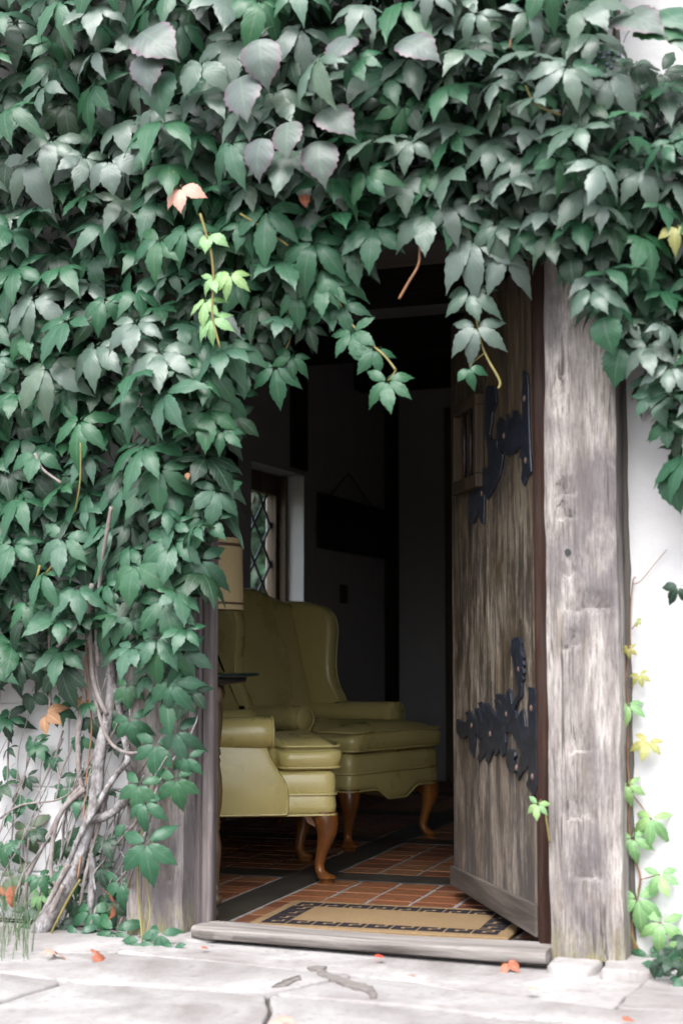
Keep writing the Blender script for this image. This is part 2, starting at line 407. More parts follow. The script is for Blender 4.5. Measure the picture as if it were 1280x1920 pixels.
M_leafv = leaf_mat('creeper_leaf_violet_edged', [(0, (.055, .078, .070)), (.5, (.066, .082, .082)), (1, (.052, .078, .060))], edge=(.10, .045, .075), rough=.45, spec=.6)
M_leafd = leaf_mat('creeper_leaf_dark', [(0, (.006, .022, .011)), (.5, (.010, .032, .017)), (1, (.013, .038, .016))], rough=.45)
M_leafg = leaf_mat('creeper_leaf_fresh', [(0, (.018, .076, .038)), (.5, (.028, .094, .048)), (1, (.024, .085, .036))], trans=.14)
M_leafy = leaf_mat('creeper_leaf_young', [(0, (.15, .29, .13)), (.5, (.19, .34, .16)), (1, (.21, .33, .13))], trans=.25, vein=(.4, .5, .25))
M_leafo = leaf_mat('creeper_leaf_yellowing', [(0, (.26, .20, .05)), (.5, (.30, .26, .09)), (1, (.20, .25, .09))], trans=.25, vein=(.5, .42, .2))
M_leafe = leaf_mat('creeper_leaf_purple_edged', [(0, (.07, .11, .06)), (1, (.10, .13, .08))], edge=(.12, .03, .035))
M_dead = leaf_mat('dead_orange_leaf', [(0, (.19, .095, .052)), (1, (.26, .14, .08))], vein=(.5, .3, .15), rough=.7)
M_pink = leaf_mat('pink_leaf', [(0, (.56, .26, .22)), (1, (.60, .30, .25))], vein=(.65, .4, .32), rough=.6)
M_red = leaf_mat('red_leaf', [(0, (.62, .05, .035)), (1, (.66, .07, .04))], vein=(.7, .2, .1), rough=.5)
M_rustleaf = leaf_mat('rust_leaf', [(0, (.26, .075, .045)), (1, (.32, .10, .06))], vein=(.5, .25, .15), rough=.65)

# ------------------------------------------------------------------ ground, patio
def sheet(name, x0, x1, y0, y1, z, mat_, nx=1, ny=1):
    mb = MB()
    v = [(lerp(x0, x1, i/nx), lerp(y0, y1, j/ny), z) for j in range(ny+1) for i in range(nx+1)]
    mb.add(v, [(j*(nx+1)+i, j*(nx+1)+i+1, (j+1)*(nx+1)+i+1, (j+1)*(nx+1)+i) for j in range(ny) for i in range(nx)])
    return mb.build(name, mat_)
tag(sheet('ground', -300, 300, -300, 300, -.20, M_lawn, 4, 4), 'bare garden ground round the house', kind='structure')
patio = tag(sheet('patio', -4.2, 3.0, -5.2, .11, GROUND - .017, M_mortar), 'flagstone patio in front of the doorway', kind='structure')

def flagstones():
    # irregular grid of corners, jittered, each cell one stone
    xs = [-4.2, -3.35, -2.62, -2.02, -1.45, -.72, -.12, .5, 1.2, 2.0, 2.9]
    ys = [.06, -.36, -.66, -1.12, -1.7, -2.3, -3.0, -3.7, -4.4, -5.1]
    r_ = random.Random(21); P = {}
    for j, y in enumerate(ys):
        for i, x in enumerate(xs):
            P[i, j] = Vector((x + r_.uniform(-.13, .13), y + (r_.uniform(-.09, .09) if j else 0)))
    for j in range(len(ys)-1):
        i = 0
        while i < len(xs)-1:
            k = i + 1
            if r_.random() < .33 and k < len(xs)-1: k += 1
            cor = [P[i, j]] + ([P[i+1, j]] if k == i+2 else []) + [P[k, j], P[k, j+1]] + ([P[i+1, j+1]] if k == i+2 else []) + [P[i, j+1]]
            poly = densify(round_poly(cor, .035, 3), .05)
            c = sum(poly, Vector((0, 0))) / len(poly)
            gap = r_.uniform(.003, .007)
            poly = [p + Vector((noise.noise(Vector((p.x*6, p.y*6, 3))), noise.noise(Vector((p.x*6, p.y*6, 9))))) * .024 for p in poly]
            dz = r_.uniform(-.003, .003)
            tx, ty = r_.uniform(-.008, .008), r_.uniform(-.008, .008)
            mb = MB(); prof = [(gap, -.03), (gap, -.004), (gap+.003, -.0008), (gap+.007, 0)]
            pillow(mb, [p - c for p in poly], Matrix.Identity(4), prof)
            o = mb.build('flagstone', M_stone, patio)
            o.location = (c.x, c.y, GROUND + dz); o.rotation_euler = (tx, ty, 0)
            auto_smooth(o, 60)
            i = k
flagstones()
def dirt_patch(px):
    mb = MB(); pts = [at_z(x, y, GROUND + .007) for x, y in px]
    c = sum(pts, Vector()) / len(pts)
    poly = densify([Vector((p.x - c.x, p.y - c.y)) for p in pts], .01)
    poly = [p + Vector((noise.noise(Vector((p.x*40, p.y*40, 1))), noise.noise(Vector((p.x*40, p.y*40, 5))))) * .011 for p in poly]
    pillow(mb, poly, Matrix.Identity(4), [(0, -.012), (0, 0), (.004, .001)])
    o = mb.build('dirt_patch', M_dirt, patio); o.location = c; return o
dirt_patch([(576, 1814), (594, 1811), (612, 1812), (606, 1819), (622, 1827), (645, 1836), (672, 1842), (698, 1849), (703, 1857), (704, 1868), (694, 1869), (690, 1860), (672, 1853), (648, 1847), (626, 1838), (604, 1830), (592, 1820)])
dirt_patch([(508, 1851), (530, 1838), (560, 1829), (562, 1836), (538, 1847)])
#dirt_patch([(70, 1830), (92, 1824), (118, 1838), (140, 1852), (122, 1852), (98, 1842)])
#dirt_patch([(372, 1915), (392, 1892), (424, 1882), (462, 1884), (440, 1898), (410, 1908), (400, 1925), (376, 1928)])

# ------------------------------------------------------------------ house
house = thing('house', 'half timbered house with white plaster walls and a creeper covered doorway', 'house', (0, 0, GROUND))
def hchild(o):
    o.parent = house; o.matrix_parent_inverse = Matrix.Translation((0, 0, -GROUND)); return o

# door posts (hewn timber with adze marks)
XL = at_y(343, 1500, 0).x           # right edge of left post
XL0 = at_y(238, 1500, 0).x
XR = at_y(1031, 1700, 0).x          # left edge of right post
XR1 = at_y(1168, 1700, 0).x
def hewn(name, x0, x1, y0, y1, z0, z1, mat_, seed, marks=(), amp=.004, step=.008, chew=True, edges=.004):
    """vertical timber; front face is a displaced grid with short adze cuts"""
    nx = max(4, int((x1-x0)/step)); nz = int((z1-z0)/step); ny = max(3, int((y1-y0)/.03))
    per = [(lerp(x0, x1, i/nx), y0, 'f') for i in range(nx+1)] + [(x1, lerp(y0, y1, i/ny), 's') for i in range(1, ny+1)] + \
          [(x0, y1, 'b')] + [(x0, lerp(y1, y0, i/ny), 'l') for i in range(1, ny)]
    rings = []
    for k in range(nz+1):
        z = lerp(z0, z1, k/nz); ring = []
        for (x, y, s) in per:
            q = Vector((x*3 + seed, y*3, z*1.3)); d = noise.noise(q) * amp * 1.6 + noise.noise(Vector((x*22 + seed, y*20, z*2.2))) * amp * .7
            dx = noise.noise(Vector((seed*2, y*2, z*2.1))) * amp * 1.8 + noise.noise(Vector((seed*2 + x*4, 3, z*9))) * amp * .9
            X, Y, Z = x, y, z
            if s == 'f' or (s in 'sl' and y < y0 + .02):
                Y += d
                for (mx, mz, ml, md, sl_) in marks:
                    if abs(x - mx) < ml:
                        e = z - (mz + sl_*(x - mx) + .004*math.sin((x-mx)*60))
                        fall = 1 - (abs(x-mx)/ml)**2
                        if 0 <= e < .06: Y += md * fall * (1 - e/.06)
            ed = min(x - x0, x1 - x)
            if s == 'f' and ed < .012: Y += (.012 - ed) * .6
            X += dx
            if chew and z < z0 + .09 and s in 'fs':
                c = max(0, noise.noise(Vector((x*26 + seed, y*30, 2.0)))*.8 + .25)
                if k == 0: Z += c * .03
                Y += c * (1 - (z - z0)/.09) * .018 if s == 'f' else 0
            ring.append(Vector((X, Y, Z)))
        rings.append(ring)
    mb = MB(); mb.loft(rings)
    o = mb.build(name, mat_, None, smooth=True); auto_smooth(o, 50)
    return hchild(o)
def mk(px, py, half_px, depth, slope=0.0):
    p = at_y(px, py, 0); h = half_px * 4.3 / FPX
    return (p.x, p.z, h, depth*1.5, slope)
right_marks = [mk(1060, 930, 22, .008, .05), mk(1062, 974, 24, .008, .02), mk(1100, 1143, 50, .009), mk(1130, 1146, 24, .008), mk(1075, 1215, 24, .008),
               mk(1070, 1082, 18, .007, .1), mk(1090, 1411, 26, .009), mk(1085, 1535, 32, .009, -.15), mk(1100, 1648, 40, .008, -.15), mk(1090, 605, 26, .007, .2), mk(1050, 740, 20, .006)]
left_marks = [mk(312, 1652, 14, .008, -.3), mk(318, 1688, 10, .006, .3), mk(300, 1420, 18, .006), mk(310, 1560, 16, .006)]
ZT = 2.235
post_r = hewn('door_post', XR, XR1, 0, .22, -.042, ZT, M_post, 3.1, right_marks)
post_l = hewn('door_post', XL0, XL, 0, .10, -.058, ZT, M_post, 8.7, left_marks)
# peg hole in the right post
c = at_y(1064, 1035, -.002)
mb = MB(); mb.tube([c + Vector((0, -.002, 0)), c + Vector((0, .004, 0))], .009, 14); hchild(mb.build('peg_hole', M_black))
# jambs
XJ = at_y(397, 1500, .09).x; XI = at_y(402, 1500, INNER_Y).x
def jamb_left():
    mb = MB()
    # moulded profile in plan (x, y), extruded up
    prof = [(XL - .02, .085), (XL + .012, .085), (XL + .016, .095), (XL + .022, .088), (XJ - .008, .088), (XJ, .096), (XJ, .112), (XJ - .03, .118), (XI, .13), (XI, INNER_Y + .02), (XL - .02, INNER_Y + .02)]
    mb.loft([[Vector((x + noise.noise(Vector((x*30, 1, z*2)))*.0015, y, z)) for x, y in prof] for z in [-.045 + i*.05 for i in range(45)]])
    return hchild(bevel(mb.build('door_jamb', M_jamb), .003, 2))
jamb_left()
XJR = at_y(1008, 1400, .10).x
mb = MB(); mb.box((XJR, .088, -.05), (XR + .03, .13, 2.06)); hchild(bevel(mb.build('door_jamb', M_stain), .005, 2))
mb = MB(); mb.box((XJR - .014, .13, -.05), (XR + .03, INNER_Y, 2.06)); hchild(bevel(mb.build('door_jamb', M_stain), .005, 2))
# lintel
mb = MB(); mb.box((XL0 - .1, -.01, 1.995), (XR1 + .1, .215, 2.24)); hchild(bevel(mb.build('lintel', M_beam), .01, 2))
# threshold
def threshold():
    a = at_z(358, 1747, 0); b_ = at_z(1033, 1786, 0)
    x0, x1 = -2.0, XR - .001; y0 = -.06; y1 = .116; zt0 = -.002
    nx, ny = 90, 12; mb = MB(); rows = []
    for i in range(nx+1):
        x = lerp(x0, x1, i/nx); ring = []
        prof = [(y0+.03, -.038), (y0+.004, -.036), (y0, -.032), (y0-.002, -.010), (y0+.008, -.002)] + [(lerp(y0+.02, y1, j/ny), 0) for j in range(ny+1)] + [(y1, -.06)]
        for k, (y, z) in enumerate(prof):
            wv = noise.noise(Vector((x*1.5, y*6, 4)))*.003 + noise.noise(Vector((x*5, y*40, z*50)))*.0022
            dip = -.007*math.exp(-((x - (x0+x1)/2)/.32)**2) if z > -.005 else 0
            yy = y + (noise.noise(Vector((x*7, z*60, 1)))*.004 if k < 5 else 0)
            if x < x0 + .04 and k < 6: yy += (.04 - (x - x0)) * .3
            ring.append(Vector((x, yy, z + zt0 + dip + wv - (.009*max(0, y - y0 - .05)/.12 if z > -.005 else 0))))
        rows.append(ring)
    mb.loft(rows); o = mb.build('threshold', M_sill, None, True); auto_smooth(o, 50); hchild(o)
threshold()
# plinth stones below the posts
def plinth(px0, px1, py, y0, y1, h, seed):
    a = at_z(px0, py, GROUND); b_ = at_z(px1, py, GROUND)
    cor = [(a.x, y0), (b_.x, y0 + .02), (b_.x + .01, y1), (a.x - .01, y1)]
    poly = densify(round_poly(cor, .03, 3), .04)
    poly = [p + Vector((noise.noise(Vector((p.x*9, p.y*9, seed))), noise.noise(Vector((p.x*9, p.y*9, seed+4))))) * .014 for p in poly]
    mb = MB(); pillow(mb, poly, Matrix.Identity(4), [(0, GROUND - .03), (0, GROUND + h*.6), (.006, GROUND + h*.92), (.016, GROUND + h)])
    o = auto_smooth(mb.build('plinth_stone', M_stone), 60); hchild(o)
plinth(1016, 1112, 1830, -.105, .15, .024, 2); plinth(1116, 1222, 1842, -.12, .15, .026, 6)
plinth(238, 376, 1778, -.075, .09, .014, 11)
mb = MB(); mb.box((XL - .02, .0, GROUND - .03), (XR - .002, .2, -.045)); hchild(mb.build('sill_bed', M_dirt))

# outer plaster walls
def wall_panel(name, x0, x1, z0, z1, mat_, seed, amp=.006, y=WALL_Y, back=INNER_Y):
    nx = max(2, int((x1-x0)/.05)); nz = max(2, int((z1-z0)/.05)); mb = MB()
    v = []; f = []
    for j in range(nz+1):
        for i in range(nx+1):
            x = lerp(x0, x1, i/nx); z = lerp(z0, z1, j/nz)
            d = noise.noise(Vector((x*1.7+seed, z*1.7, 1)))*amp + noise.noise(Vector((x*6+seed, z*6, 5)))*amp*.35
            e = min(i, nx-i, j, nz-j)
            v.append((x, y + d*(1 if e else .3), z))
    W = nx + 1
    f = [(j*W+i, j*W+i+1, (j+1)*W+i+1, (j+1)*W+i) for j in range(nz) for i in range(nx)]
    b0 = len(v); v += [(x0, back, z0), (x1, back, z0), (x1, back, z1), (x0, back, z1)]
    mb.add(v, f)
    bot = [i for i in range(W)]; top = [nz*W+i for i in range(W)]; lf = [j*W for j in range(nz+1)]; rt = [j*W+nx for j in range(nz+1)]
    mb.f += [tuple(bot[::-1]) + (b0, b0+1), tuple(top) + (b0+2, b0+3), tuple(lf) + (b0+3, b0), tuple(rt[::-1]) + (b0+1, b0+2), (b0, b0+3, b0+2, b0+1)]
    o = mb.build(name, mat_, None, True); auto_smooth(o, 50); return hchild(o)
XH = SIDE_X - .28                    # outer corner of the house on the left
wall_panel('wall', XR1 - .01, 2.6, GROUND - .05, 4.2, M_white, 4)
wall_panel('wall', XH, XL0 + .01, .90, 4.2, M_white, 9)
wall_panel('wall', XL0 + .011, XR1 - .011, 2.242, 4.2, M_white, 12)
# painted blocks low on the left, with recessed joints
zs = [GROUND - .05, .10, .37, .64, .90]
for j in range(4):
    cuts = [XH, -2.98 + (.2 if j % 2 else 0), -2.52 + (.22 if j % 2 else 0), XL0 + .01]
    cuts = [c for c in cuts if c <= XL0 + .01]
    for a, b_ in zip(cuts, cuts[1:]):
        if b_ - a < .04: continue
        mb = MB(); mb.box((a + .0025, WALL_Y, zs[j] + .0025), (b_ - .0025, INNER_Y, zs[j+1] - .0025))
        hchild(bevel(mb.build('block', M_white), .005, 2))
mb = MB(); mb.box((XH + .01, WALL_Y + .006, GROUND - .05), (XL0 + .005, INNER_Y - .004, .895)); hchild(mb.build('mortar_bed', M_white))
# mortar seam between right post and plaster: bumpy strip
mb = MB(); pts = []
x = XR1 + .004
for i in range(90):
    z = GROUND + i*.032
    pts.append((x + noise.noise(Vector((1, 2, z*9)))*.004, WALL_Y - .002 + noise.noise(Vector((4, 2, z*7)))*.004, z))
mb.tube(pts, [.009 + abs(noise.noise(Vector((7, 1, i*.31))))*.006 for i in range(90)], 7); hchild(mb.build('mortar_seam', M_mortar, None, True))

# inner front wall lining, side wall with window opening, back wall, ceiling, right wall
def slab(name, a, b_, mat_):
    mb = MB(); mb.box(a, b_); return hchild(mb.build(name, mat_))
slab('inner_wall', (SIDE_X, INNER_Y + .001, FLOOR - .1), (XI - .002, INNER_Y + .02, CEIL), M_inner)
slab('inner_wall', (XR + .03, INNER_Y + .001, FLOOR - .1), (2.0, INNER_Y + .02, CEIL), M_inner)
slab('inner_wall', (XI - .002, INNER_Y + .001, 2.1), (XR + .03, INNER_Y + .02, CEIL), M_inner)
slab('back_wall', (SIDE_X - .25, BACK_Y, FLOOR - .1), (2.0, BACK_Y + .2, CEIL + .2), M_inner)
slab('right_wall', (2.0, INNER_Y, FLOOR - .1), (2.2, BACK_Y + .2, CEIL + .2), M_inner)
slab('ceiling', (SIDE_X - .28, .21, CEIL), (2.2, BACK_Y + .2, CEIL + .15), M_inner)
slab('roof_deck', (XH, -.1, 4.2), (2.6, BACK_Y + .2, 4.3), M_beam)
slab('gable_wall', (XH, INNER_Y, CEIL + .15), (XH + .25, BACK_Y + .2, 4.2), M_white)
slab('right_gable_wall', (2.2, INNER_Y, GROUND - .05), (2.4, BACK_Y + .2, 4.2), M_white)
slab('rear_gable_wall', (XH, BACK_Y + .2, GROUND - .05), (2.4, BACK_Y + .4, 4.2), M_white)
# window opening on the side wall
w0 = at_x(474, 870, SIDE_X); w1 = at_x(570, 887, SIDE_X)
WY0, WY1 = w0.y - .02, w1.y; WZ1 = .5*(w0.z + w1.z); WZ0 = .75
XO = SIDE_X - .24
slab('side_wall', (XO, INNER_Y, FLOOR - .1), (SIDE_X, WY0, CEIL), M_inner)
slab('side_wall', (XO, WY1, FLOOR - .1), (SIDE_X, BACK_Y, CEIL), M_inner)
slab('side_wall', (XO, WY0 + .0005, FLOOR - .1), (SIDE_X, WY1 - .0005, WZ0), M_inner)
slab('side_wall', (XO, WY0 + .0005, WZ1), (SIDE_X, WY1 - .0005, CEIL), M_inner)
slab('window_reveal', (SIDE_X - .10, WY1 - .012, WZ0 + .001), (SIDE_X + .003, WY1 - .001, WZ1 - .001), M_reveal)
def window():
    gx = SIDE_X - .17
    mb = MB()
    for a, b_ in (((gx-.03, WY0+.001, WZ0+.001), (gx+.03, WY0+.07, WZ1-.001)), ((gx-.03, WY1-.085, WZ0+.001), (gx+.03, WY1-.001, WZ1-.001)),
                  ((gx-.03, WY0+.071, WZ1-.12), (gx+.03, WY1-.086, WZ1-.001)), ((gx-.03, WY0+.071, WZ0+.001), (gx+.03, WY1-.086, WZ0+.07))):
        mb.box(a, b_)
    fr = hchild(bevel(mb.build('window', M_winwood), .004, 2))
    mb = MB(); mb.box((gx+.03, WY1-.05, WZ0+.002), (gx+.075, WY1-.013, WZ1-.002)); cs = bevel(mb.build('casing', M_winwood, fr), .004, 2)
    y0, y1, z0, z1 = WY0+.07, WY1-.085, WZ0+.07, WZ1-.12
    mb = MB(); mb.box((gx-.003, y0, z0), (gx+.003, y1, z1)); mb.build('pane', M_glass, fr)
    # leading: diamonds about .23 m wide and .225 m tall
    cen = at_x(492, 945, gx); pw, phh = .115, .1125
    k = phh/pw
    def clip(s, off):
        pts = []
        for y in (y0, y1):
            z = cen.z + s*k*(y - cen.y) + off
            if z0 <= z <= z1: pts.append((y, z))
        for z in (z0, z1):
            y = cen.y + (z - cen.z - off)/(s*k)
            if y0 < y < y1: pts.append((y, z))
        return pts
    for s in (1, -1):
        for n in range(-14, 15):
            p = clip(s, n*2*phh)
            if len(p) < 2: continue
            p.sort()
            mb = MB(); mb.tube([(gx + .001*s, *p[0]), (gx + .001*s, *p[-1])], .0075, 6); mb.build('leading_bar', M_iron, fr, True)
window()
# timber frame inside: studs, corner post, beams
def stud(px0, px1, py0, py1, x=SIDE_X, th=.02):
    a = at_x(px0, py0, x); b_ = at_x(px1, py0, x); lo = at_x(px1, py1, x).z
    mb = MB(); mb.box((x - .01, a.y, lo), (x + th, b_.y, CEIL - .001)); hchild(bevel(mb.build('timber_stud', M_beamz), .004, 2))
stud(544, 572, 600, 884)
a = at_x(400, 900, SIDE_X); b_ = at_x(440, 900, SIDE_X)
mb = MB(); mb.box((SIDE_X - .01, a.y, 1.75), (SIDE_X + .02, b_.y, CEIL - .001)); hchild(bevel(mb.build('timber_stud', M_beamz), .004, 2))
a = at_y(748, 1200, BACK_Y)
mb = MB(); mb.box((SIDE_X - .005, BACK_Y - .16, FLOOR - .02), (a.x, BACK_Y + .01, CEIL - .001)); hchild(bevel(mb.build('corner_post', M_beamz), .006, 2))
YA = at_z(700, 485, CEIL).y; YB = at_z(700, 599, CEIL).y
for yb in (YA - 2.1, YA - 1.0, YA, YB, YB + 1.0):
    if yb < .3: continue
    mb = MB(); mb.box((SIDE_X + .001, yb, CEIL - .21), (1.99, yb + .16, CEIL + .01)); hchild(bevel(mb.build('ceiling_beam', M_beam), .01, 2))
a = at_y(834, 1200, BACK_Y - .03)
mb = MB(); mb.box((a.x, BACK_Y - .03, FLOOR), (a.x + .09, BACK_Y + .01, at_y(834, 765, BACK_Y).z)); hchild(bevel(mb.build('door_casing', M_winwood), .004, 2))

# ------------------------------------------------------------------ hall floor: brick tiles with dark timber bands
floor = tag(sheet('floor', SIDE_X, 2.0, INNER_Y - .1, BACK_Y, FLOOR - .004, M_grout), 'terracotta tile floor with dark bands in the hall', kind='structure')
def tiles():
    FY = R(2.2)      # floor pattern turned slightly against the front wall
    Rm = Matrix.Rotation(FY, 4, 'Z')
    o0 = at_z(425, 1727, FLOOR)                      # on the right edge of the long band
    U = (Rm @ Vector((1, 0, 0))).xy; V = (Rm @ Vector((0, 1, 0))).xy
    # long band runs along V left of o0; cross bands along U
    def uv(px, py):
        p = at_z(px, py, FLOOR); d = (p - o0).xy; return d.dot(U), d.dot(V)
    bw = abs(uv(620, 1631)[0] - uv(677, 1640)[0]); bw = max(.09, min(.2, bw))
    v1 = uv(740, 1655)[1]; v1b = uv(740, 1641)[1]; v2 = uv(700, 1579)[1]
    cw = max(.07, v1b - v1); per_v = v2 - v1
    tl, tw, g = .196, .0, .015
    pu = 1.25                                         # panel width between long bands
    tl = (pu - bw - g) / 7 - g
    nrow = max(4, round((per_v - cw) / .132)); tw = (per_v - cw - g) / nrow - g
    me = None; cnt = 0; cand = []; bands = []
    for iu in range(-3, 4):
        for iv in range(-2, 7):
            u0 = iu * pu; vv0 = v1b + (iv - 1) * per_v
            for a in range(7):
                for b in range(nrow):
                    u = u0 + g + a*(tl+g) + tl/2; v = vv0 + g + b*(tw+g) + tw/2
                    cand.append((u, v))
    def world(u, v): return o0.xy + U*u + V*v
    base = MB(); base.box((-tl/2, -tw/2, -.012), (tl/2, tw/2, 0))
    meshes = []
    for k in range(4):
        mb = MB(); r_ = random.Random(k); j = lambda: r_.uniform(-.0025, .0025)
        q = [Vector((sx*tl/2 + j(), sy*tw/2 + j())) for sx, sy in ((-1,-1),(1,-1),(1,1),(-1,1))]
        pillow(mb, round_poly(q, .006, 2), Matrix.Identity(4), [(0, -.012), (0, -.002), (.003, 0)])
        o = mb.build('tile', M_tile); meshes.append(o.data); bpy.data.objects.remove(o)
    vis = []; rest = MB()
    for (u, v) in cand:
        p = world(u, v)
        if not (SIDE_X + .05 < p.x < 1.9 and INNER_Y - .06 < p.y < BACK_Y - .05): continue
        d = Vector((p.x, p.y, FLOOR)) - EYE; cc = CM.transposed() @ d
        sx = 640 + FPX*cc.x/-cc.z; sy = 960 - FPX*cc.y/-cc.z
        vis.append((0 if (395 < sx < 1000) else 1, d.length, p))
    vis.sort(key=lambda q: (q[0], q[1]))
    for i, (_, _, p) in enumerate(vis):
        r_ = random.Random(i)
        if i < 290:
            o = bpy.data.objects.new('tile', meshes[i % 4]); COL.objects.link(o); o.parent = floor
            o.location = (p.x, p.y, FLOOR + r_.uniform(-.0012, .0012)); o.rotation_euler = (r_.uniform(-.006, .006), r_.uniform(-.006, .006), FY)
        else:
            rest.box((-tl/2, -tw/2, -.012), (tl/2, tw/2, 0), Matrix.Translation((p.x, p.y, FLOOR)) @ Rm)
    tag(rest.build('far_tiles', M_tile, floor), kind='stuff')
    clipx = lambda p: max(SIDE_X + .01, min(1.95, p))
    for iu in range(-3, 4):
        a = world(iu*pu - bw + .006, -2.0); 
        mb = MB(); M4 = Matrix.Translation((*(o0.xy + U*(iu*pu)), FLOOR)) @ Rm
        mb.box((-bw + .006, -.35, -.012), (-.002, 5.2, .001), M4)
        mb.build('floor_band', M_slate, floor)
    for iv in range(-1, 7):
        vv = v1 + iv*per_v
        for iu in range(-3, 4):
            if not -.35 < vv < 5.1: continue
            M4 = Matrix.Translation((*(o0.xy + U*(iu*pu) + V*vv), FLOOR)) @ Rm
            mb = MB(); mb.box((.004, .004, -.012), (pu - bw, cw - .002, .0005), M4); mb.build('floor_band', M_slate, floor)
tiles()

# ------------------------------------------------------------------ door
def make_door():
    DZ = .012
    H0 = at_y(1013, 1757, .135); DZ = H0.z; F0 = at_z(850, 1657, DZ)
    e1 = (F0 - H0); Wd = e1.length; e1.normalize(); nrm = Vector((-e1.y, e1.x, 0))
    if nrm.dot(EYE - H0) < 0: nrm = -nrm
    root = thing('door', 'weathered plank door with black iron strap hinges standing ajar in the doorway', 'door', H0)
    M4 = Matrix((( e1.x, 0, nrm.x, H0.x), (e1.y, 0, nrm.y, H0.y), (e1.z, 1, nrm.z, H0.z), (0, 0, 0, 1)))   # local (along, up, out)
    Rz = math.atan2(e1.y, e1.x)
    root.rotation_euler = (0, 0, Rz)
    # root local axes: x along door, y = left-hand normal, z up
    s = 1 if Vector((-e1.y, e1.x, 0)).dot(nrm) > 0 else -1        # outward is local y * s
    def uv(px, py, off=0.0):
        p = on_plane(px, py, H0 + nrm*off, nrm) - H0; return Vector((p.dot(e1), p.z))
    Lm = Matrix(((1, 0, 0, 0), (0, 0, s, 0), (0, 1, 0, 0), (0, 0, 0, 1)))     # (u, v, out) -> root local
    top = 1.975; th = .045; n = 4
    r_ = random.Random(5); cuts = [0] + sorted(Wd*(k+1)/n + r_.uniform(-.03, .03) for k in range(n-1)) + [Wd]
    for k in range(n):
        mb = MB(); a, b_ = cuts[k] + .0007, cuts[k+1] - .0007; d = r_.uniform(-.0015, .0015)
        nz = 40; rings = []
        for j in range(nz+1):
            v = top*j/nz
            jj = noise.noise(Vector((k*7.1, v*3, 0)))*.0012
            rings.append([Lm @ Vector(q) for q in ((a+jj, v, -th), (b_+jj, v, -th), (b_+jj, v, d-.003), (b_+jj-.003, v, d), (lerp(a, b_, .66)+jj, v, d + noise.noise(Vector((k, v*2, 2)))*.002), (lerp(a, b_, .33)+jj, v, d + noise.noise(Vector((k, v*2, 5)))*.002), (a+jj+.003, v, d), (a+jj, v, d-.003))])
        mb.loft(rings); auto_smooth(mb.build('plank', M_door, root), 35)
    # bottom weather rail
    rh0 = uv(851, 1624).y; rh1 = uv(1012, 1698).y; rh = .5*(rh0+rh1)
    mb = MB(); mb.prism([(.006, -.004), (Wd+.002, -.004), (Wd+.002, rh0), (.006, rh1)], Lm, -.001, .013); bevel(mb.build('bottom_rail', M_rail, root), .004, 2)
    # edge lip on the hinge side (stained strip)
    mb = MB(); mb.prism([(-.012, 0), (.004, 0), (.004, top), (-.012, top)], Lm, -th+.004, .003); bevel(mb.build('edge_strip', M_stain, root), .003, 2)
    # little framed opening
    A = uv(862, 690); B = uv(909, 898); C_ = uv(862, 915)
    u0, u1 = B.x, A.x
    if u0 > u1: u0, u1 = u1, u0
    v0 = uv(885, 905).y; v1 = 1.62
    wpn = MB()
    fw = .035
    for poly in ([(u0, v0-.03), (u1, v0-.03), (u1, v0+.015), (u0, v0+.015)], [(u0, v1), (u1, v1), (u1, v1+fw), (u0, v1+fw)],
                 [(u0, v0+.0151), (u0+fw, v0+.0151), (u0+fw, v1-.0001), (u0, v1-.0001)], [(u1-fw*.8, v0+.0151), (u1, v0+.0151), (u1, v1-.0001), (u1-fw*.8, v1-.0001)]):
        wpn.prism(poly, Lm, .001, .032)
    fr = bevel(wpn.build('peep_window', M_frame, root), .004, 2)
    mb = MB(); mb.prism([(u0+fw, v0+.016), (u1-fw*.8, v0+.016), (u1-fw*.8, v1-.001), (u0+fw, v1-.001)], Lm, .0015, .008); mb.build('peep_panel', M_amber, fr)
    for q in (.3, .62):
        uu = lerp(u0+fw, u1-fw*.8, q); mb = MB(); mb.tube([Lm @ Vector((uu, v0+.01, .018)), Lm @ Vector((uu, v1, .018))], .006, 8); mb.build('iron_bar', M_iron, fr, True)
    # iron strap hinges traced on the door face
    def iron(name, org, polys, nails, scale=6.0):
        mb = MB(); zt = .009
        for i, poly in enumerate(polys):
            q = [uv(org[0] + x/scale, org[1] + y/scale, .006) for x, y in poly]
            mb.prism([(p.x, p.y) for p in q], Lm, .0005, zt + .0006*i)
        o = mb.build(name, M_iron, root); bevel(o, .003, 2, 50)
        for x, y in nails:
            p = uv(org[0] + x/scale, org[1] + y/scale, .01); mb = MB()
            mb.loft([[Lm @ Vector((p.x + rr*math.cos(k*math.pi/5), p.y + rr*math.sin(k*math.pi/5), h)) for k in range(10)] for rr, h in ((.011, .006), (.010, .010), (.005, .0125))])
            mb.build('nail_head', M_rust, o, True)
        return o
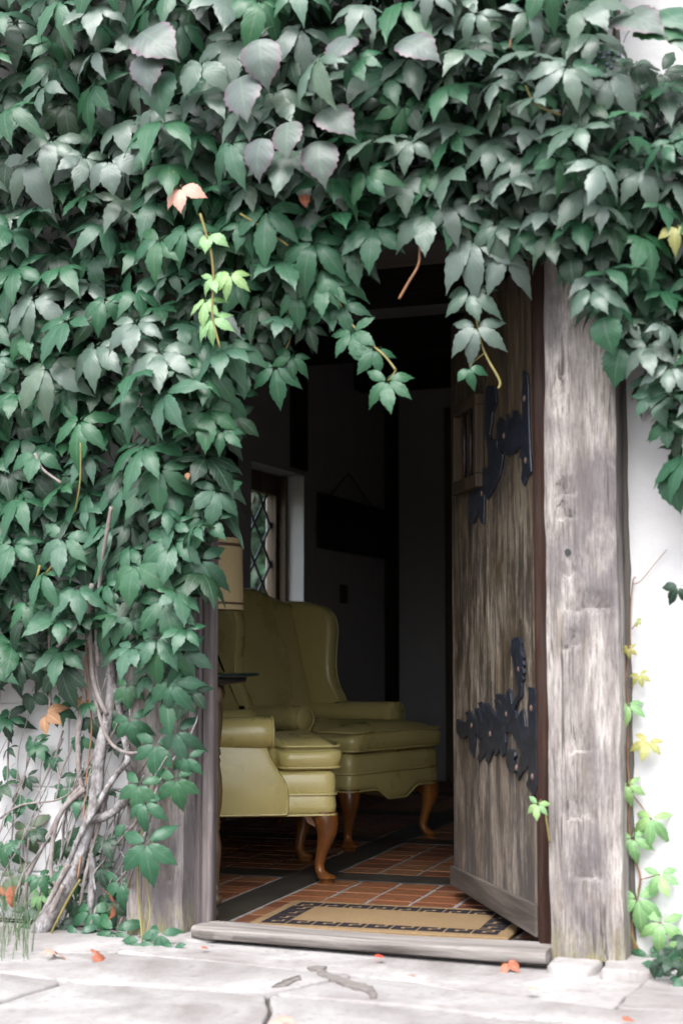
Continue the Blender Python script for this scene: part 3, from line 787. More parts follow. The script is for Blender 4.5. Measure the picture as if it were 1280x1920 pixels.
    iron('strap_hinge', (850, 1180), [
        [(840,650),(905,660),(930,690),(935,1000),(940,1500),(945,1780),(932,1850),(900,1915),(888,1860),(860,1800),(822,1765),(840,1700),(846,1620),(850,1510),(832,1565),(790,1605),(755,1650),(735,1705),(722,1620),(730,1540),(762,1420),(748,1340),(700,1250),(662,1170),(610,1150),(560,1140),(560,1000),(640,960),(690,1010),(720,1000),(780,890),(800,960),(815,1090),(838,1135),(850,1080),(838,900),(850,760)],
        [(600,1000),(680,1060),(640,1150),(590,1160),(592,1270),(580,1400),(550,1440),(536,1400),(525,1320),(505,1395),(470,1430),(476,1340),(445,1380),(402,1502),(370,1492),(384,1360),(335,1450),(292,1490),(272,1460),(302,1380),(288,1292),(345,1205),(308,1252),(272,1225),(270,1165),(250,1205),(228,1440),(205,1385),(182,1340),(176,1190),(120,1228),(60,1192),(36,1150),(42,1010),(100,1042),(150,1042),(162,1000),(138,940),(175,915),(212,960),(240,1022),(266,1020),(246,900),(270,888),(302,960),(332,1032),(362,1036),(322,950),(282,830),(310,815),(352,900),(386,985),(395,960),(342,840),(380,828),(432,900),(472,980),(532,1085),(540,1060)],
        [(540,1080),(500,1000),(484,880),(466,790),(512,852),(548,850),(522,790),(464,748),(500,726),(562,736),(602,792),(604,700),(625,668),(652,722),(664,842),(690,900),(720,960),(720,1010),(640,1060)],
        [(664,860),(704,770),(742,720),(750,640),(722,600),(702,500),(682,340),(646,260),(660,140),(690,92),(750,90),(772,140),(770,268),(800,320),(792,350),(803,400),(790,425),(806,490),(788,520),(800,560),(780,600),(782,650),(776,760),(740,800),(712,860),(690,920)],
        [(612,1352),(660,1352),(700,1380),(708,1430),(690,1470),(722,1540),(716,1590),(690,1618),(650,1590),(612,1540),(600,1450)]],
        [(200,1085),(408,1180),(590,955),(728,450),(868,890),(880,1660),(700,1560)])
    iron('strap_hinge', (850, 680), [
        [(780,80),(830,120),(845,250),(850,600),(865,1000),(880,1230),(832,1290),(800,1392),(762,1310),(778,1200),(772,1090),(742,1060),(772,900),(740,965),(690,1022),(605,1050),(560,1010),(500,960),(498,850),(482,700),(520,610),(552,640),(590,705),(600,570),(642,622),(682,705),(662,540),(700,530),(742,590),(772,642),(782,500),(766,350),(790,200)],
        [(380,260),(470,262),(490,450),(442,560),(432,700),(412,800),(420,860),(492,870),(500,960),(562,1030),(552,1130),(522,1280),(442,1450),(390,1540),(352,1480),(345,1810),(310,1800),(290,1650),(242,1800),(190,1822),(186,1600),(212,1420),(322,1300),(340,1182),(390,1182),(402,1050),(372,900),(356,600)]],
        [(790,400),(560,820),(805,1100),(312,1470)])
    # ring latch on the free edge
    p = uv(845, 1150); hz = p.y
    hd = MB(); hd.prism([(Wd-.045, hz-.06), (Wd-.002, hz-.06), (Wd-.002, hz+.06), (Wd-.045, hz+.06)], Lm, -th-.004, -th+.001)
    hd.tube([Lm @ Vector((Wd-.02, hz+.035, -th)), Lm @ Vector((Wd-.01, hz+.035, -th-.045)), Lm @ Vector((Wd+.026, hz+.028, -th-.05))], [.012, .011, .009], 8)
    lo = hd.build('latch', M_iron, root, True)
    mb = MB(); mb.tube([Lm @ Vector((Wd+.026 + .022*math.sin(a), hz - .014 + .042*math.cos(a), -th-.045 + .012*math.sin(a))) for a in [2*math.pi*k/20 for k in range(20)]], .006, 8, closed=True)
    mb.build('ring', M_iron, lo, True)
    return root
make_door()

# ------------------------------------------------------------------ wing chairs
def make_chair(label):
    root = thing('wing_chair', label, 'armchair', group='olive leather wing chairs in the hall')
    I = Matrix.Identity(4)
    # frame around the seat with a scalloped front apron
    foot = densify(round_poly([(.385, -.345), (.385, .345), (-.48, .30), (-.48, -.30)], [.05, .05, .04, .04], 5), .025)
    def zb(p):
        b_ = .252
        if p.x > .33: 
            a = abs(p.y); b_ -= .0 if a > .15 else (.045 * (1 - max(0, (a - .07)/.08))**1.0 if a > .07 else .045)
        return b_
    rows = [(0.012, None, 0.0), (0.0, None, .004), (-.004, None, .03), (0, .318, 0), (.0015, .327, 0), (-.001, .336, 0), (-.003, .37, 0), (.001, .398, 0), (.012, .412, 0), (.06, .416, 0)]
    rings = []
    for ins, z, dz in rows:
        q = inset_poly(foot, ins); rings.append([Vector((p.x, p.y, zb(f) + dz if z is None else z)) for p, f in zip(q, foot)])
    mb = MB(); mb.loft(rings); fr = mb.build('seat_frame', M_leather, root, True)
    for z, ins in ((None, -.003), (.327, -.003)):
        q = inset_poly(foot, ins); mb = MB(); mb.tube([Vector((p.x, p.y, zb(f) if z is None else z)) for p, f in zip(q, foot)], .0048, 6, closed=True); mb.build('piping', M_leather, fr, True)
    # T cushion
    T = densify(round_poly([(.40, -.34), (.40, .34), (.185, .345), (.165, .275), (-.32, .265), (-.32, -.265), (.165, -.275), (.185, -.345)], [.045, .045, .05, .05, .03, .03, .05, .05], 4), .022)
    prof = [(.10, .416), (.05, .413), (.012, .418), (.0, .428), (-.010, .455), (-.010, .482), (.0, .503), (.012, .511), (.035, .522), (.065, .532), (.10, .540), (.15, .546)]
    mb = MB()
    rings = []
    for ins, h in prof:
        q = inset_poly(T, min(ins, .02)); sc = 1 - max(0, ins - .02) * 2.0
        rings.append([Vector((.1 + (p.x - .1)*sc, p.y*sc, h - .018*max(0, (abs(p.y)/.34))**3 * (h > .5) + .004*noise.noise(Vector((p.x*7, p.y*7, h*4))))) for p in q])
    mb.loft(rings); cu = mb.build('seat_cushion', M_leather, root, True)
    for z, ins in ((.426, -.003), (.505, -.003)):
        q = inset_poly(T, ins); mb = MB(); mb.tube([Vector((p.x, p.y, z)) for p in q], .0048, 6, closed=True); mb.build('piping', M_leather, cu, True)
    # inner back, camel top
    def ztop(y): return 1.10 + .065*math.exp(-(y/.17)**2)
    def xf(z, y): return -.295 - .19*(max(0.0, z-.40)/.72)**1.15 + .022*(1-(y/.30)**2)
    rings = []
    for i in range(25):
        y = lerp(-.305, .305, i/24); zt = ztop(y); ring = []
        for k in range(15):
            z = lerp(.40, zt - .04, k/14); e = min(1, (1-abs(y)/.305)/.12)
            ring.append(Vector((xf(z, y) - .018*(1-e)**2 + .003*noise.noise(Vector((y*5, z*4, 2))), y, z)))
        x0 = xf(zt - .04, y)
        for a in (20, 50, 80, 110, 140, 165): ring.append(Vector((x0 - .045 + .045*math.cos(R(a)), y, zt - .04 + .04*math.sin(R(a)))))
        for k in range(6): z = lerp(zt - .05, .26, k/5); ring.append(Vector((x0 - .09 + .03*(1-(z-.26)/.85), y, z)))
        ring.append(Vector((-.33, y, .26))); ring.append(Vector((-.33, y, .39)))
        rings.append(ring)
    mb = MB(); mb.loft(rings); bk = mb.build('backrest', M_leather, root, True)
    mb = MB(); mb.tube([Vector((xf(ztop(y)-.04, y) - .082, y, ztop(y) - .012)) for y in [lerp(-.30, .30, i/24) for i in range(25)]], .005, 6); mb.build('piping', M_leather, bk, True)
    # wings and arms
    for s in (-1, 1):
        wing = [(dx - (.205 if dx > -.3 else .13), dz) for dx, dz in [(-.395, .55), (.04, .58), (.012, .635), (-.025, .70), (-.042, .79), (-.038, .88), (-.030, .96), (-.045, 1.025), (-.085, 1.07), (-.15, 1.093), (-.25, 1.107), (-.40, 1.112)]]
        crv = catmull([Vector((*p, 0)) for p in wing[1:]], 4)
        poly = densify([Vector(wing[0])] + [c.xy for c in crv], .03)
        # local frame: (x, z) plane, thickness along y; wings flare outwards a little towards the front
        Mw = Matrix(((1, 0, 0, 0), (0, 0, s, s*.300), (0, 1, 0, 0), (0, 0, 0, 1)))
        mb = MB(); pillow(mb, poly, Mw, [(.034, -.006), (.016, -.003), (.005, .007), (0, .022), (0, .044), (.005, .060), (.016, .070), (.034, .073)])
        mb.v = [(x, y + s*.05*max(0, (x + .43))*1.2 , z) for x, y, z in mb.v]
        wg = mb.build('wing', M_leather, root); auto_smooth(wg, 50)
        mb = MB(); pts = [Mw @ Vector((p.x, p.y, .066)) for p in inset_poly(poly, .008)][3:-6]
        mb.tube([Vector((p.x, p.y + s*.06*max(0, p.x + .43), p.z)) for p in pts], .0048, 6); mb.build('piping', M_leather, wg, True)
        # arm panel
        ap = [(-.52, .25), (.205, .25), (.205, .33), (.195, .375), (.165, .42), (.14, .46), (.125, .50), (.115, .535), (-.52, .535)]
        poly = densify(round_poly(ap, [.02, .02, .025, .03, .04, .03, .02, .02, .02], 3), .03)
        Ma = Matrix(((1, 0, 0, 0), (0, 0, s, s*.275), (0, 1, 0, 0), (0, 0, 0, 1)))
        mb = MB(); pillow(mb, poly, Ma, [(.024, 0), (.006, .003), (0, .014), (0, .068), (.003, .077), (.009, .083), (.013, .0845)])
        pn = mb.build('arm_panel', M_leather, root); auto_smooth(pn, 55)
        pts = [Ma @ Vector((p.x, p.y, .080)) for p in inset_poly(poly, .007) if (p.x > .05 or p.y < .28) and p.y < .55]
        mb = MB(); mb.tube(pts, .0048, 6); mb.build('piping', M_leather, pn, True)
        # rolled arm: an outward scroll lofted from back to front
        rings = []
        for i in range(15):
            x = lerp(-.48, .135, i/14); q = i/14
            rad = .046 + .014*q; cz = .556 + .008*(1-q)**2 + .002*q; cyy = s*(.318 + .030*q)
            if i == 14: rad *= .93
            rings.append([Vector((x, cyy + rad*1.05*math.cos(2*math.pi*k/20), cz + rad*math.sin(2*math.pi*k/20))) for k in range(20)])
        rings.append([Vector((.145, s*.348 + .048*math.cos(2*math.pi*k/20), .558 + .046*math.sin(2*math.pi*k/20))) for k in range(20)])
        mb = MB(); mb.loft(rings); ar = mb.build('arm', M_leather, root); auto_smooth(ar, 60)
        mb = MB(); mb.tube([Vector((.139, s*.348 + .057*math.cos(2*math.pi*k/24), .558 + .055*math.sin(2*math.pi*k/24))) for k in range(24)], .0055, 6, closed=True); mb.build('piping', M_leather, ar, True)
    # legs
    for s in (-1, 1):
        dv = Vector((.80, s*.60, 0)); st = [(.262, 0, .052), (.245, .006, .052), (.215, .016, .045), (.18, .018, .037), (.14, .008, .028), (.10, -.006, .0215), (.065, -.014, .018), (.045, -.012, .0185), (.033, .0, .024), (.025, .014, .033), (.018, .018, .036), (.014, .018, .031), (.012, .018, .028), (0, .018, .026)]
        base = Vector((.338, s*.295, 0)); rings = []
        for z, off, rad in st:
            c = base + dv*off; rings.append([Vector((c.x + rad*math.cos(2*math.pi*k/16), c.y + rad*math.sin(2*math.pi*k/16), z)) for k in range(16)])
        mb = MB(); mb.loft(rings)
        tri = [(-.02, .258), (.088, .258), (.082, .246), (.068, .238), (.056, .218), (.03, .205), (-.02, .195)]
        for ang in (math.pi, -s*math.pi/2):
            dx, dy = math.cos(ang), math.sin(ang)
            Mt = Matrix(((dx, 0, -dy, base.x), (dy, 0, dx, base.y), (0, 1, 0, 0), (0, 0, 0, 1)))
            mb.prism(tri, Mt, -.010, .010)
        lg = mb.build('leg', M_leg, root, True); auto_smooth(lg, 55)
        mb = MB(); rings = []
        for z, off, rad in [(.26, 0, .028), (.2, .002, .025), (.14, -.006, .021), (.08, -.03, .018), (.03, -.065, .017), (0, -.085, .020)]:
            rings.append([Vector((-.42 + off + rad*math.cos(2*math.pi*k/12), s*.235 + rad*math.sin(2*math.pi*k/12), z)) for k in range(12)])
        mb.loft(rings); mb.build('leg', M_leg, root, True)
    return root
def place_chair(ch, near, far):
    """near/far: photo pixels of the two front feet on the floor"""
    a = at_z(*near, FLOOR); b_ = at_z(*far, FLOOR); mid = (a + b_) / 2; wdt = (b_ - a); wdt.z = 0
    fdir = Vector((wdt.y, -wdt.x, 0)).normalized()
    ch.rotation_euler = (0, 0, math.atan2(fdir.y, fdir.x))
    ch.location = Vector((mid.x, mid.y, FLOOR)) - fdir * .352
    sc = wdt.length / .612; print('chair', near, 'spacing', round(wdt.length, 3), 'facing', fdir, ch.location)
    ch.scale = (1, 1, 1)
front_chair = make_chair('olive leather wing chair beside the little lamp table, side panel towards the doorway')
place_chair(front_chair, (612, 1655), (572, 1614))
rear_chair = make_chair('olive leather wing chair below the leaded window, its scalloped front apron towards the door')
place_chair(rear_chair, (648, 1597), (812, 1569))

# ------------------------------------------------------------------ lamp table and lamp
TC = Vector((-2.24, .425, FLOOR)); TZ = .735
tbl = thing('lamp_table', 'small round table with dark glass top and turned wooden legs behind the jamb', 'table', TC)
mb = MB(); mb.lathe([(.20, TZ - FLOOR - .012), (.228, TZ - FLOOR - .010), (.23, TZ - FLOOR - .004), (.228, TZ - FLOOR), (.19, TZ - FLOOR + .0005)], (0, 0, 0), 48); mb.build('glass_top', M_glasstop, tbl, True)
mb = MB(); mb.lathe([(.12, TZ-FLOOR-.04), (.185, TZ-FLOOR-.03), (.19, TZ-FLOOR-.014), (.1, TZ-FLOOR-.0125)], (0, 0, 0), 40); mb.build('apron', M_black, tbl, True)
lp = at_y(408, 1716, .30); la = math.atan2(lp.y - TC.y, lp.x - TC.x)
prof = [(.028, 0), (.028, .03), (.016, .034), (.021, .045), (.021, .06), (.012, .068), (.02, .082), (.017, .10), (.023, .15), (.026, .19), (.018, .235), (.015, .25), (.022, .258), (.015, .268), (.022, .276), (.016, .29), (.026, .33), (.030, .38), (.026, .43), (.016, .475), (.021, .485), (.014, .497), (.022, .51), (.016, .525), (.020, .545), (.026, .60), (.028, .66), (.022, .69), (.036, .70), (.038, .72), (.030, .7425)]
for k in range(3):
    a = la - k*2*math.pi/3; mb = MB(); mb.lathe([(r_*.78, z) for r_, z in prof], (.165*math.cos(a), .165*math.sin(a), 0), 18); mb.build('leg', M_turned, tbl, True)
lamp = thing('table_lamp', 'table lamp with tan drum shade banded in brown on the lamp table', 'lamp', (TC.x, TC.y, TZ + .0005))
mb = MB(); mb.lathe([(.07, 0), (.072, .01), (.05, .02), (.02, .035), (.015, .06), (.03, .09), (.04, .13), (.03, .17), (.013, .2), (.011, .3), (.006, .44)], (0, 0, 0), 24); mb.build('base', M_lampb, lamp, True)
zb_, zt_ = .21, .448
def shell(name, r0, r1, z0, z1, mt, th=.003):
    mb = MB(); n = 48; rings = []
    for rr, z in ((r0, z0), (r1, z1), (r1 - th, z1), (r0 - th, z0)): rings.append([Vector((rr*math.cos(2*math.pi*k/n), rr*math.sin(2*math.pi*k/n), z)) for k in range(n)])
    mb.loft(rings, closed=True); return auto_smooth(mb.build(name, mt, lamp), 50)
rb, rt = .177, .170
sh = shell('shade', rb, rt, zb_, zt_, M_shade)
for z0, z1, mt in ((zb_ + .017, zb_ + .024, M_trim), (zt_ - .028, zt_ - .018, M_trim)):
    q = lambda z: lerp(rb, rt, (z - zb_)/(zt_ - zb_)) + .0015
    o = shell('trim_band', q(z0), q(z1), z0, z1, mt, .0012); o.parent = sh
mb = MB(); mb.tube([(-.168, 0, .44), (.168, 0, .44)], .002, 6); mb.tube([(0, -.168, .44), (0, .168, .44)], .002, 6); mb.build('spider', M_lampb, lamp, True)

# ------------------------------------------------------------------ picture, switch
def on_side(px, py, off=0): return at_x(px, py, SIDE_X + off)
pa, pb = on_side(592, 922), on_side(712, 957); pc, pd = on_side(592, 1024), on_side(712, 1050)
zt2 = .5*(pa.z + pb.z); zb2 = .5*(pc.z + pd.z)
pic = thing('hanging_picture', 'black framed picture hung by a cord on the dim side wall', 'picture', (SIDE_X + .005, .5*(pa.y+pb.y), zb2))
hw = .5*(pb.y - pa.y); hh = zt2 - zb2
mb = MB(); mb.box((0, -hw, 0), (.012, hw, hh)); mb.build('board', M_black, pic)
mb = MB()
for a, b_ in (((.012, -hw, 0), (.03, hw, .03)), ((.012, -hw, hh-.03), (.03, hw, hh)), ((.012, -hw, .0301), (.03, -hw+.03, hh-.0301)), ((.012, hw-.03, .0301), (.03, hw, hh-.0301))): mb.box(a, b_)
bevel(mb.build('frame', M_beam, pic), .004, 2)
ap = on_side(648, 887); mb = MB(); ya = ap.y - pic.location.y; za = ap.z - zb2
mb.tube([(.01, -hw*.65, hh), (.012, ya, za), (.01, hw*.65, hh)], .004, 6); mb.build('cord', M_black, pic, True)
s0, s1 = on_side(636, 1096), on_side(650, 1132)
sw = thing('light_switch', 'small dark light switch plate on the wall beside the wing chair', 'switch', (SIDE_X + .0005, .5*(s0.y+s1.y), s1.z))
sh_ = s0.z - s1.z; sw_ = .5*abs(s1.y - s0.y)
mb = MB(); mb.box((0, -sw_, 0), (.006, sw_, sh_)); bevel(mb.build('plate', M_trim, sw), .002, 2)
mb = MB(); mb.box((.006, -.008, sh_*.4), (.014, .008, sh_*.58)); mb.build('toggle', M_black, sw)

# ------------------------------------------------------------------ doormat with a key border
def doormat():
    z = FLOOR + .012
    p0 = at_z(488, 1731, z); p1 = at_z(582, 1695.5, z); p2 = at_z(935, 1755, z)
    ex = (p2 - p0); Lx = ex.length; ex.normalize(); ey = Vector((-ex.y, ex.x, 0)); Ly = .40
    x0 = p0 - ex*.035 - ey*.035
    root = thing('doormat', 'tan coir doormat with black key pattern border behind the threshold', 'doormat', (x0.x, x0.y, FLOOR + .001), math.atan2(ex.y, ex.x))
    W, D = Lx + .07, Ly + .07
    mb = MB(); n = 60; poly = densify([(0, 0), (W, 0), (W, D), (0, D)], .01)
    poly = [p + Vector((noise.noise(Vector((p.x*90, p.y*90, 0))), noise.noise(Vector((p.x*90, p.y*90, 7)))))*.003 for p in poly]
    pillow(mb, poly, Matrix.Identity(4), [(0, 0), (0, .009), (.004, .0125)]); mb.build('coir', M_coir, root)
    kb = MB(); h = .0133; bw = .066; c0 = .035
    def rect(a, b_, c, d): kb.box((a, b_, .011), (c, d, h))
    def run(length, place):
        # repeating key: bar with hooks
        p = .086; n = max(1, round(length/p)); p = length/n
        for i in range(n):
            u = i*p
            for (a, b_, c, d) in ((.0, .0, .93, .36), (.0, .36, .30, 1.0), (.30, .74, .62, 1.0), (.46, .36, .93, .58), (.74, .58, .93, 1.0)):
                place(u + a*p, b_*bw, u + c*p, d*bw)
    run(W - 2*c0, lambda a, b_, c, d: rect(c0 + a, c0 + b_, c0 + c, c0 + d))
    run(W - 2*c0, lambda a, b_, c, d: rect(W - c0 - c, D - c0 - d, W - c0 - a, D - c0 - b_))
    run(D - 2*c0 - .14, lambda a, b_, c, d: rect(c0 + b_*1.15, c0 + .07 + a, c0 + d*1.15, c0 + .07 + c))
    run(D - 2*c0 - .14, lambda a, b_, c, d: rect(W - c0 - d*1.15, D - c0 - .07 - c, W - c0 - b_*1.15, D - c0 - .07 - a))
    kb.build('key_border', M_matblack, root, fix=False)
doormat()

# ------------------------------------------------------------------ creeper leaves
def leaflet(Lf, Wf, ang, droop, lift, cup, r_, nst=10, teeth=True, heart=False):
    cols = (-1, -.55, 0, .55, 1); V = []; U = []
    ca, sa = math.cos(ang), math.sin(ang); tw = r_.uniform(-.25, .25); bend = r_.uniform(-.14, .14)
    ph = r_.uniform(0, 6)
    for i in range(nst+1):
        s = i/nst
        wv = (s**.80) * ((1-s)**.80) * 3.05
        if heart: wv = (max(s, .02)**.40) * ((1-s)**.85) * 2.15
        if s > .62: wv *= lerp(1, .30, (s - .62)/.38)
        for c in cols:
            wd = Wf*.5*wv
            if teeth and abs(c) == 1 and .22 < s < .95: wd *= (1.05 if i % 2 else .96) if heart else (1.07 if i % 2 else .945)
            x = c*wd + bend*s*s*Lf; y = s*Lf + (.02*Lf if abs(c) == 1 and i % 2 and s > .2 else 0)
            n = lift*s*Lf - droop*s*s*Lf - cup*(c*c)*wd - (.030*Lf*math.sin(math.pi*min(1, s*1.1)) if c == 0 else 0) + tw*c*wd*s + .016*Lf*math.sin(s*19 - abs(c)*4 + ph)*abs(c)
            # rotate in leaf plane: tip points to -Z rotated by ang
            V.append(Vector((x*ca + y*sa, -n, -y*ca + x*sa)))
            U.append((c*.5 + .5, s))
    F = []
    for i in range(nst):
        for j in range(4):
            a = i*5 + j; F.append((a, a+5, a+6, a+1))
    return V, U, F
def leaf_data(seed, nst=10, shape='five'):
    r_ = random.Random(seed); V = []; U = []; F = []; A = []
    if shape == 'five':
        spec = [(0, 1.14, .46), (R(52), 1.05, .45), (R(-52), 1.05, .45), (R(112), .86, .44), (R(-112), .86, .44)]
    elif shape == 'three':
        spec = [(0, 1.0, .58), (R(62), .86, .58), (R(-62), .86, .58)]
    elif shape == 'heart':
        spec = [(0, 1.05, .78)]
    base = r_.uniform(.12, .38); dr0 = r_.uniform(.45, 1.1)
    for a, l, wd in spec:
        l *= r_.uniform(.88, 1.1); a += r_.uniform(-.14, .14)
        v, u, f = leaflet(l, wd*l*r_.uniform(.92, 1.1), a, dr0*r_.uniform(.6, 1.4), base + r_.uniform(-.05, .15), r_.uniform(.10, .42) if shape == 'five' else r_.uniform(.06, .2), r_, nst, True, shape == 'heart')
        b0 = len(V); off = Vector((math.sin(a), 0, -math.cos(a))) * .09 + Vector((0, -.05*math.cos(a) + r_.uniform(-.02, .02), 0))
        V += [p + off for p in v]; U += u; F += [tuple(i + b0 for i in q) for q in f]; A += [r_.uniform(0, .16)] * len(v)
    # petiole going back and up
    b0 = len(V); n = 5; pl = r_.uniform(.5, .8); pb = r_.uniform(-.25, .25)
    for i in range(4):
        q = i/3; c = Vector((pb*q, .10*q + .35*q*q*pl, .06 + .5*q*pl)); rr = .016
        for k in range(3): V.append(c + Vector((rr*math.cos(k*2.1), 0, 0)) + Vector((0, rr*math.sin(k*2.1), 0))); U.append((.5, .0)); A.append(.05)
    for i in range(3):
        for k in range(3): F.append((b0 + i*3 + k, b0 + i*3 + (k+1) % 3, b0 + i*3 + 3 + (k+1) % 3, b0 + i*3 + 3 + k))
    return V, U, F, A
def leaf_mesh(name, V, U, F, A):
    me = bpy.data.meshes.new(name); me.from_pydata([tuple(v) for v in V], [], F)
    uvl = me.uv_layers.new(name='leaf')
    vi = [0]*len(me.loops); me.loops.foreach_get('vertex_index', vi)
    fl = []
    for i in vi: fl += U[i]
    uvl.data.foreach_set('uv', fl)
    at_ = me.attributes.new('var', 'FLOAT', 'POINT'); at_.data.foreach_set('value', A)
    me.polygons.foreach_set('use_smooth', [True]*len(me.polygons))
    return me
NVAR = 14
LD = [leaf_data(100 + i, 13) for i in range(NVAR)]
LD3 = [leaf_data(300 + i, 13, 'three') for i in range(3)]
LDH = [leaf_data(400 + i, 15, 'heart') for i in range(3)]
LD_LO = [leaf_data(100 + i, 8) for i in range(NVAR)]
_mesh_cache = {}
def leaf_matrix(pos, size, tilt, yaw, roll):
    n = Vector((math.sin(yaw)*math.cos(tilt), -math.cos(yaw)*math.cos(tilt), math.sin(tilt)))
    d = Vector((0, 0, -1)); d = (d - n*d.dot(n)).normalized()
    d = Matrix.Rotation(roll, 3, n) @ d
    r_ = n.cross(d)          # local x
    # local axes: -Y is outward normal, -Z is tip
    return Matrix(((r_.x*size, -n.x*size, -d.x*size, pos.x), (r_.y*size, -n.y*size, -d.y*size, pos.y), (r_.z*size, -n.z*size, -d.z*size, pos.z), (0, 0, 0, 1)))
def add_leaf(parent, pos, size, tilt, yaw, roll, mat_, v=0, kind='five', name='leaf'):
    key = (kind, v, mat_.name)
    if key not in _mesh_cache:
        D = {'five': LD, 'three': LD3, 'heart': LDH}[kind]
        me = leaf_mesh('leaf', *D[v % len(D)]); me.materials.append(mat_); _mesh_cache[key] = me
    o = bpy.data.objects.new(name, _mesh_cache[key]); COL.objects.link(o)
    o.matrix_world = leaf_matrix(pos, size, tilt, yaw, roll)
    if parent:
        o.parent = parent; o.matrix_parent_inverse = parent.matrix_basis.inverted()
    return o
class Foliage:
    def __init__(s): s.V = []; s.U = []; s.F = []; s.A = []
    def add(s, M4, data, var):
        b0 = len(s.V); V, U, F, A = data
        s.V += [M4 @ p for p in V]; s.U += U; s.F += [tuple(i + b0 for i in f) for f in F]; s.A += [a + var for a in A]
    def build(s, name, mat_, parent=None):
        me = leaf_mesh(name, s.V, s.U, s.F, s.A); o = link(name, me, mat_); 
        if parent: o.parent = parent; o.matrix_parent_inverse = parent.matrix_basis.inverted()
        return o

def inside(poly, x, y):
    c = False; n = len(poly); j = n - 1
    for i in range(n):
        xi, yi = poly[i]; xj, yj = poly[j]
        if (yi > y) != (yj > y) and x < (xj - xi)*(y - yi)/(yj - yi) + xi: c = not c
        j = i
    return c
MASS = [(-330, -330), (1180, -330), (1120, 0), (1130, 70), (1190, 100), (1280, 140), (1400, 200), (1560, 300), (1560, 900), (1400, 900), (1300, 870), (1262, 820), (1240, 730), (1205, 690), (1165, 640),
        (1140, 590), (1105, 520), (1060, 470), (1010, 430), (960, 440), (900, 425), (830, 372), (770, 385), (700, 430), (655, 500), (620, 570), (560, 600),
        (470, 630), (425, 690), (425, 790), (410, 850), (400, 930), (375, 990), (375, 1080), (352, 1150), (350, 1260), (330, 1330), (300, 1300), (255, 1255), (215, 1200), (150, 1165), (110, 1250), (40, 1260), (-80, 1270), (-330, 1290)]
vine = thing('virginia_creeper', 'dense green creeper with five fingered leaves covering wall and top of the doorway', 'creeper', at_z(60, 1792, GROUND))
fol = Foliage(); fold = Foliage(); folp = Foliage()
def scatter(poly, spacing, seed):
    r_ = random.Random(seed); xs = [p[0] for p in poly]; ys = [p[1] for p in poly]; pts = []; cell = {}
    x0, x1, y0, y1 = min(xs), max(xs), min(ys), max(ys); tries = int((x1-x0)*(y1-y0)/spacing**2*6)
    for _ in range(tries):
        x = r_.uniform(x0, x1); y = r_.uniform(y0, y1)
        if not inside(poly, x, y): continue
        k = (int(x//spacing), int(y//spacing))
        if any((x-a)**2 + (y-b_)**2 < spacing**2 for i in (-1, 0, 1) for j in (-1, 0, 1) for a, b_ in cell.get((k[0]+i, k[1]+j), ())): continue
        cell.setdefault(k, []).append((x, y)); pts.append((x, y))
    return pts
def base_y(px, py):
    x = at_y(px, py, 0).x
    return .08 if (x < XL0 or x > XR1) else -.02
def bulge(px, py):
    b_ = .20 + .10*noise.noise(Vector((px/260, py/260, 3)))
    b_ += .16*max(0, min(1, (480 - py)/300))           # shelf of growth over the door
    if px > 1000: b_ += .06
    return b_
def leaf_size(px, py):
    s = .100
    if px > 850: s = .084
    if py > 950: s = .090
    if py < 330 and 150 < px < 760: s = .112
    return s
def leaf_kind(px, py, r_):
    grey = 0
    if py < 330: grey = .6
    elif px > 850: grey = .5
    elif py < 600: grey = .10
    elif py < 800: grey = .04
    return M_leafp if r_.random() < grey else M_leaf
r_ = random.Random(99)
def rand_pose(r_): return dict(tilt=R(r_.gauss(40, 15)), yaw=R(r_.gauss(8, 26)), roll=R(r_.gauss(0, 26)))
# back layers: one mass of leaves
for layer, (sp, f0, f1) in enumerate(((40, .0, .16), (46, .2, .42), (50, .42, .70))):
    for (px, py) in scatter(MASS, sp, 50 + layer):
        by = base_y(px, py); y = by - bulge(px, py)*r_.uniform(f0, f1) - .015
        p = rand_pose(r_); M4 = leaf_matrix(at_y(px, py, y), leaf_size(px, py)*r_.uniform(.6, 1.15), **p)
        tgt = fold if layer == 0 or r_.random() < .35 else (folp if leaf_kind(px, py, r_) is M_leafp else fol)  # deepest layer all dark leaves: shade in the gaps put into colour
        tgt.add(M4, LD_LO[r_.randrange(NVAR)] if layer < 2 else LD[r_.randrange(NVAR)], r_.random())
DENSE = [(820, -330), (1170, -330), (1110, 0), (1130, 75), (1190, 105), (1280, 145), (1400, 210), (1560, 310), (1560, 860), (1300, 830), (1240, 720), (1165, 630), (1105, 510), (1010, 425), (900, 420), (820, 360)]
for layer, (sp, f0, f1) in enumerate(((52, .1, .4), (56, .45, .9))):
    for (px, py) in scatter(DENSE, sp, 90 + layer):
        y = base_y(px, py) - bulge(px, py)*r_.uniform(f0, f1) - .015
        M4 = leaf_matrix(at_y(px, py, y), leaf_size(px, py)*r_.uniform(.85, 1.15), **rand_pose(r_))
        (fold if r_.random() < .3 else (folp if r_.random() < .6 else fol)).add(M4, LD[r_.randrange(NVAR)], r_.random())
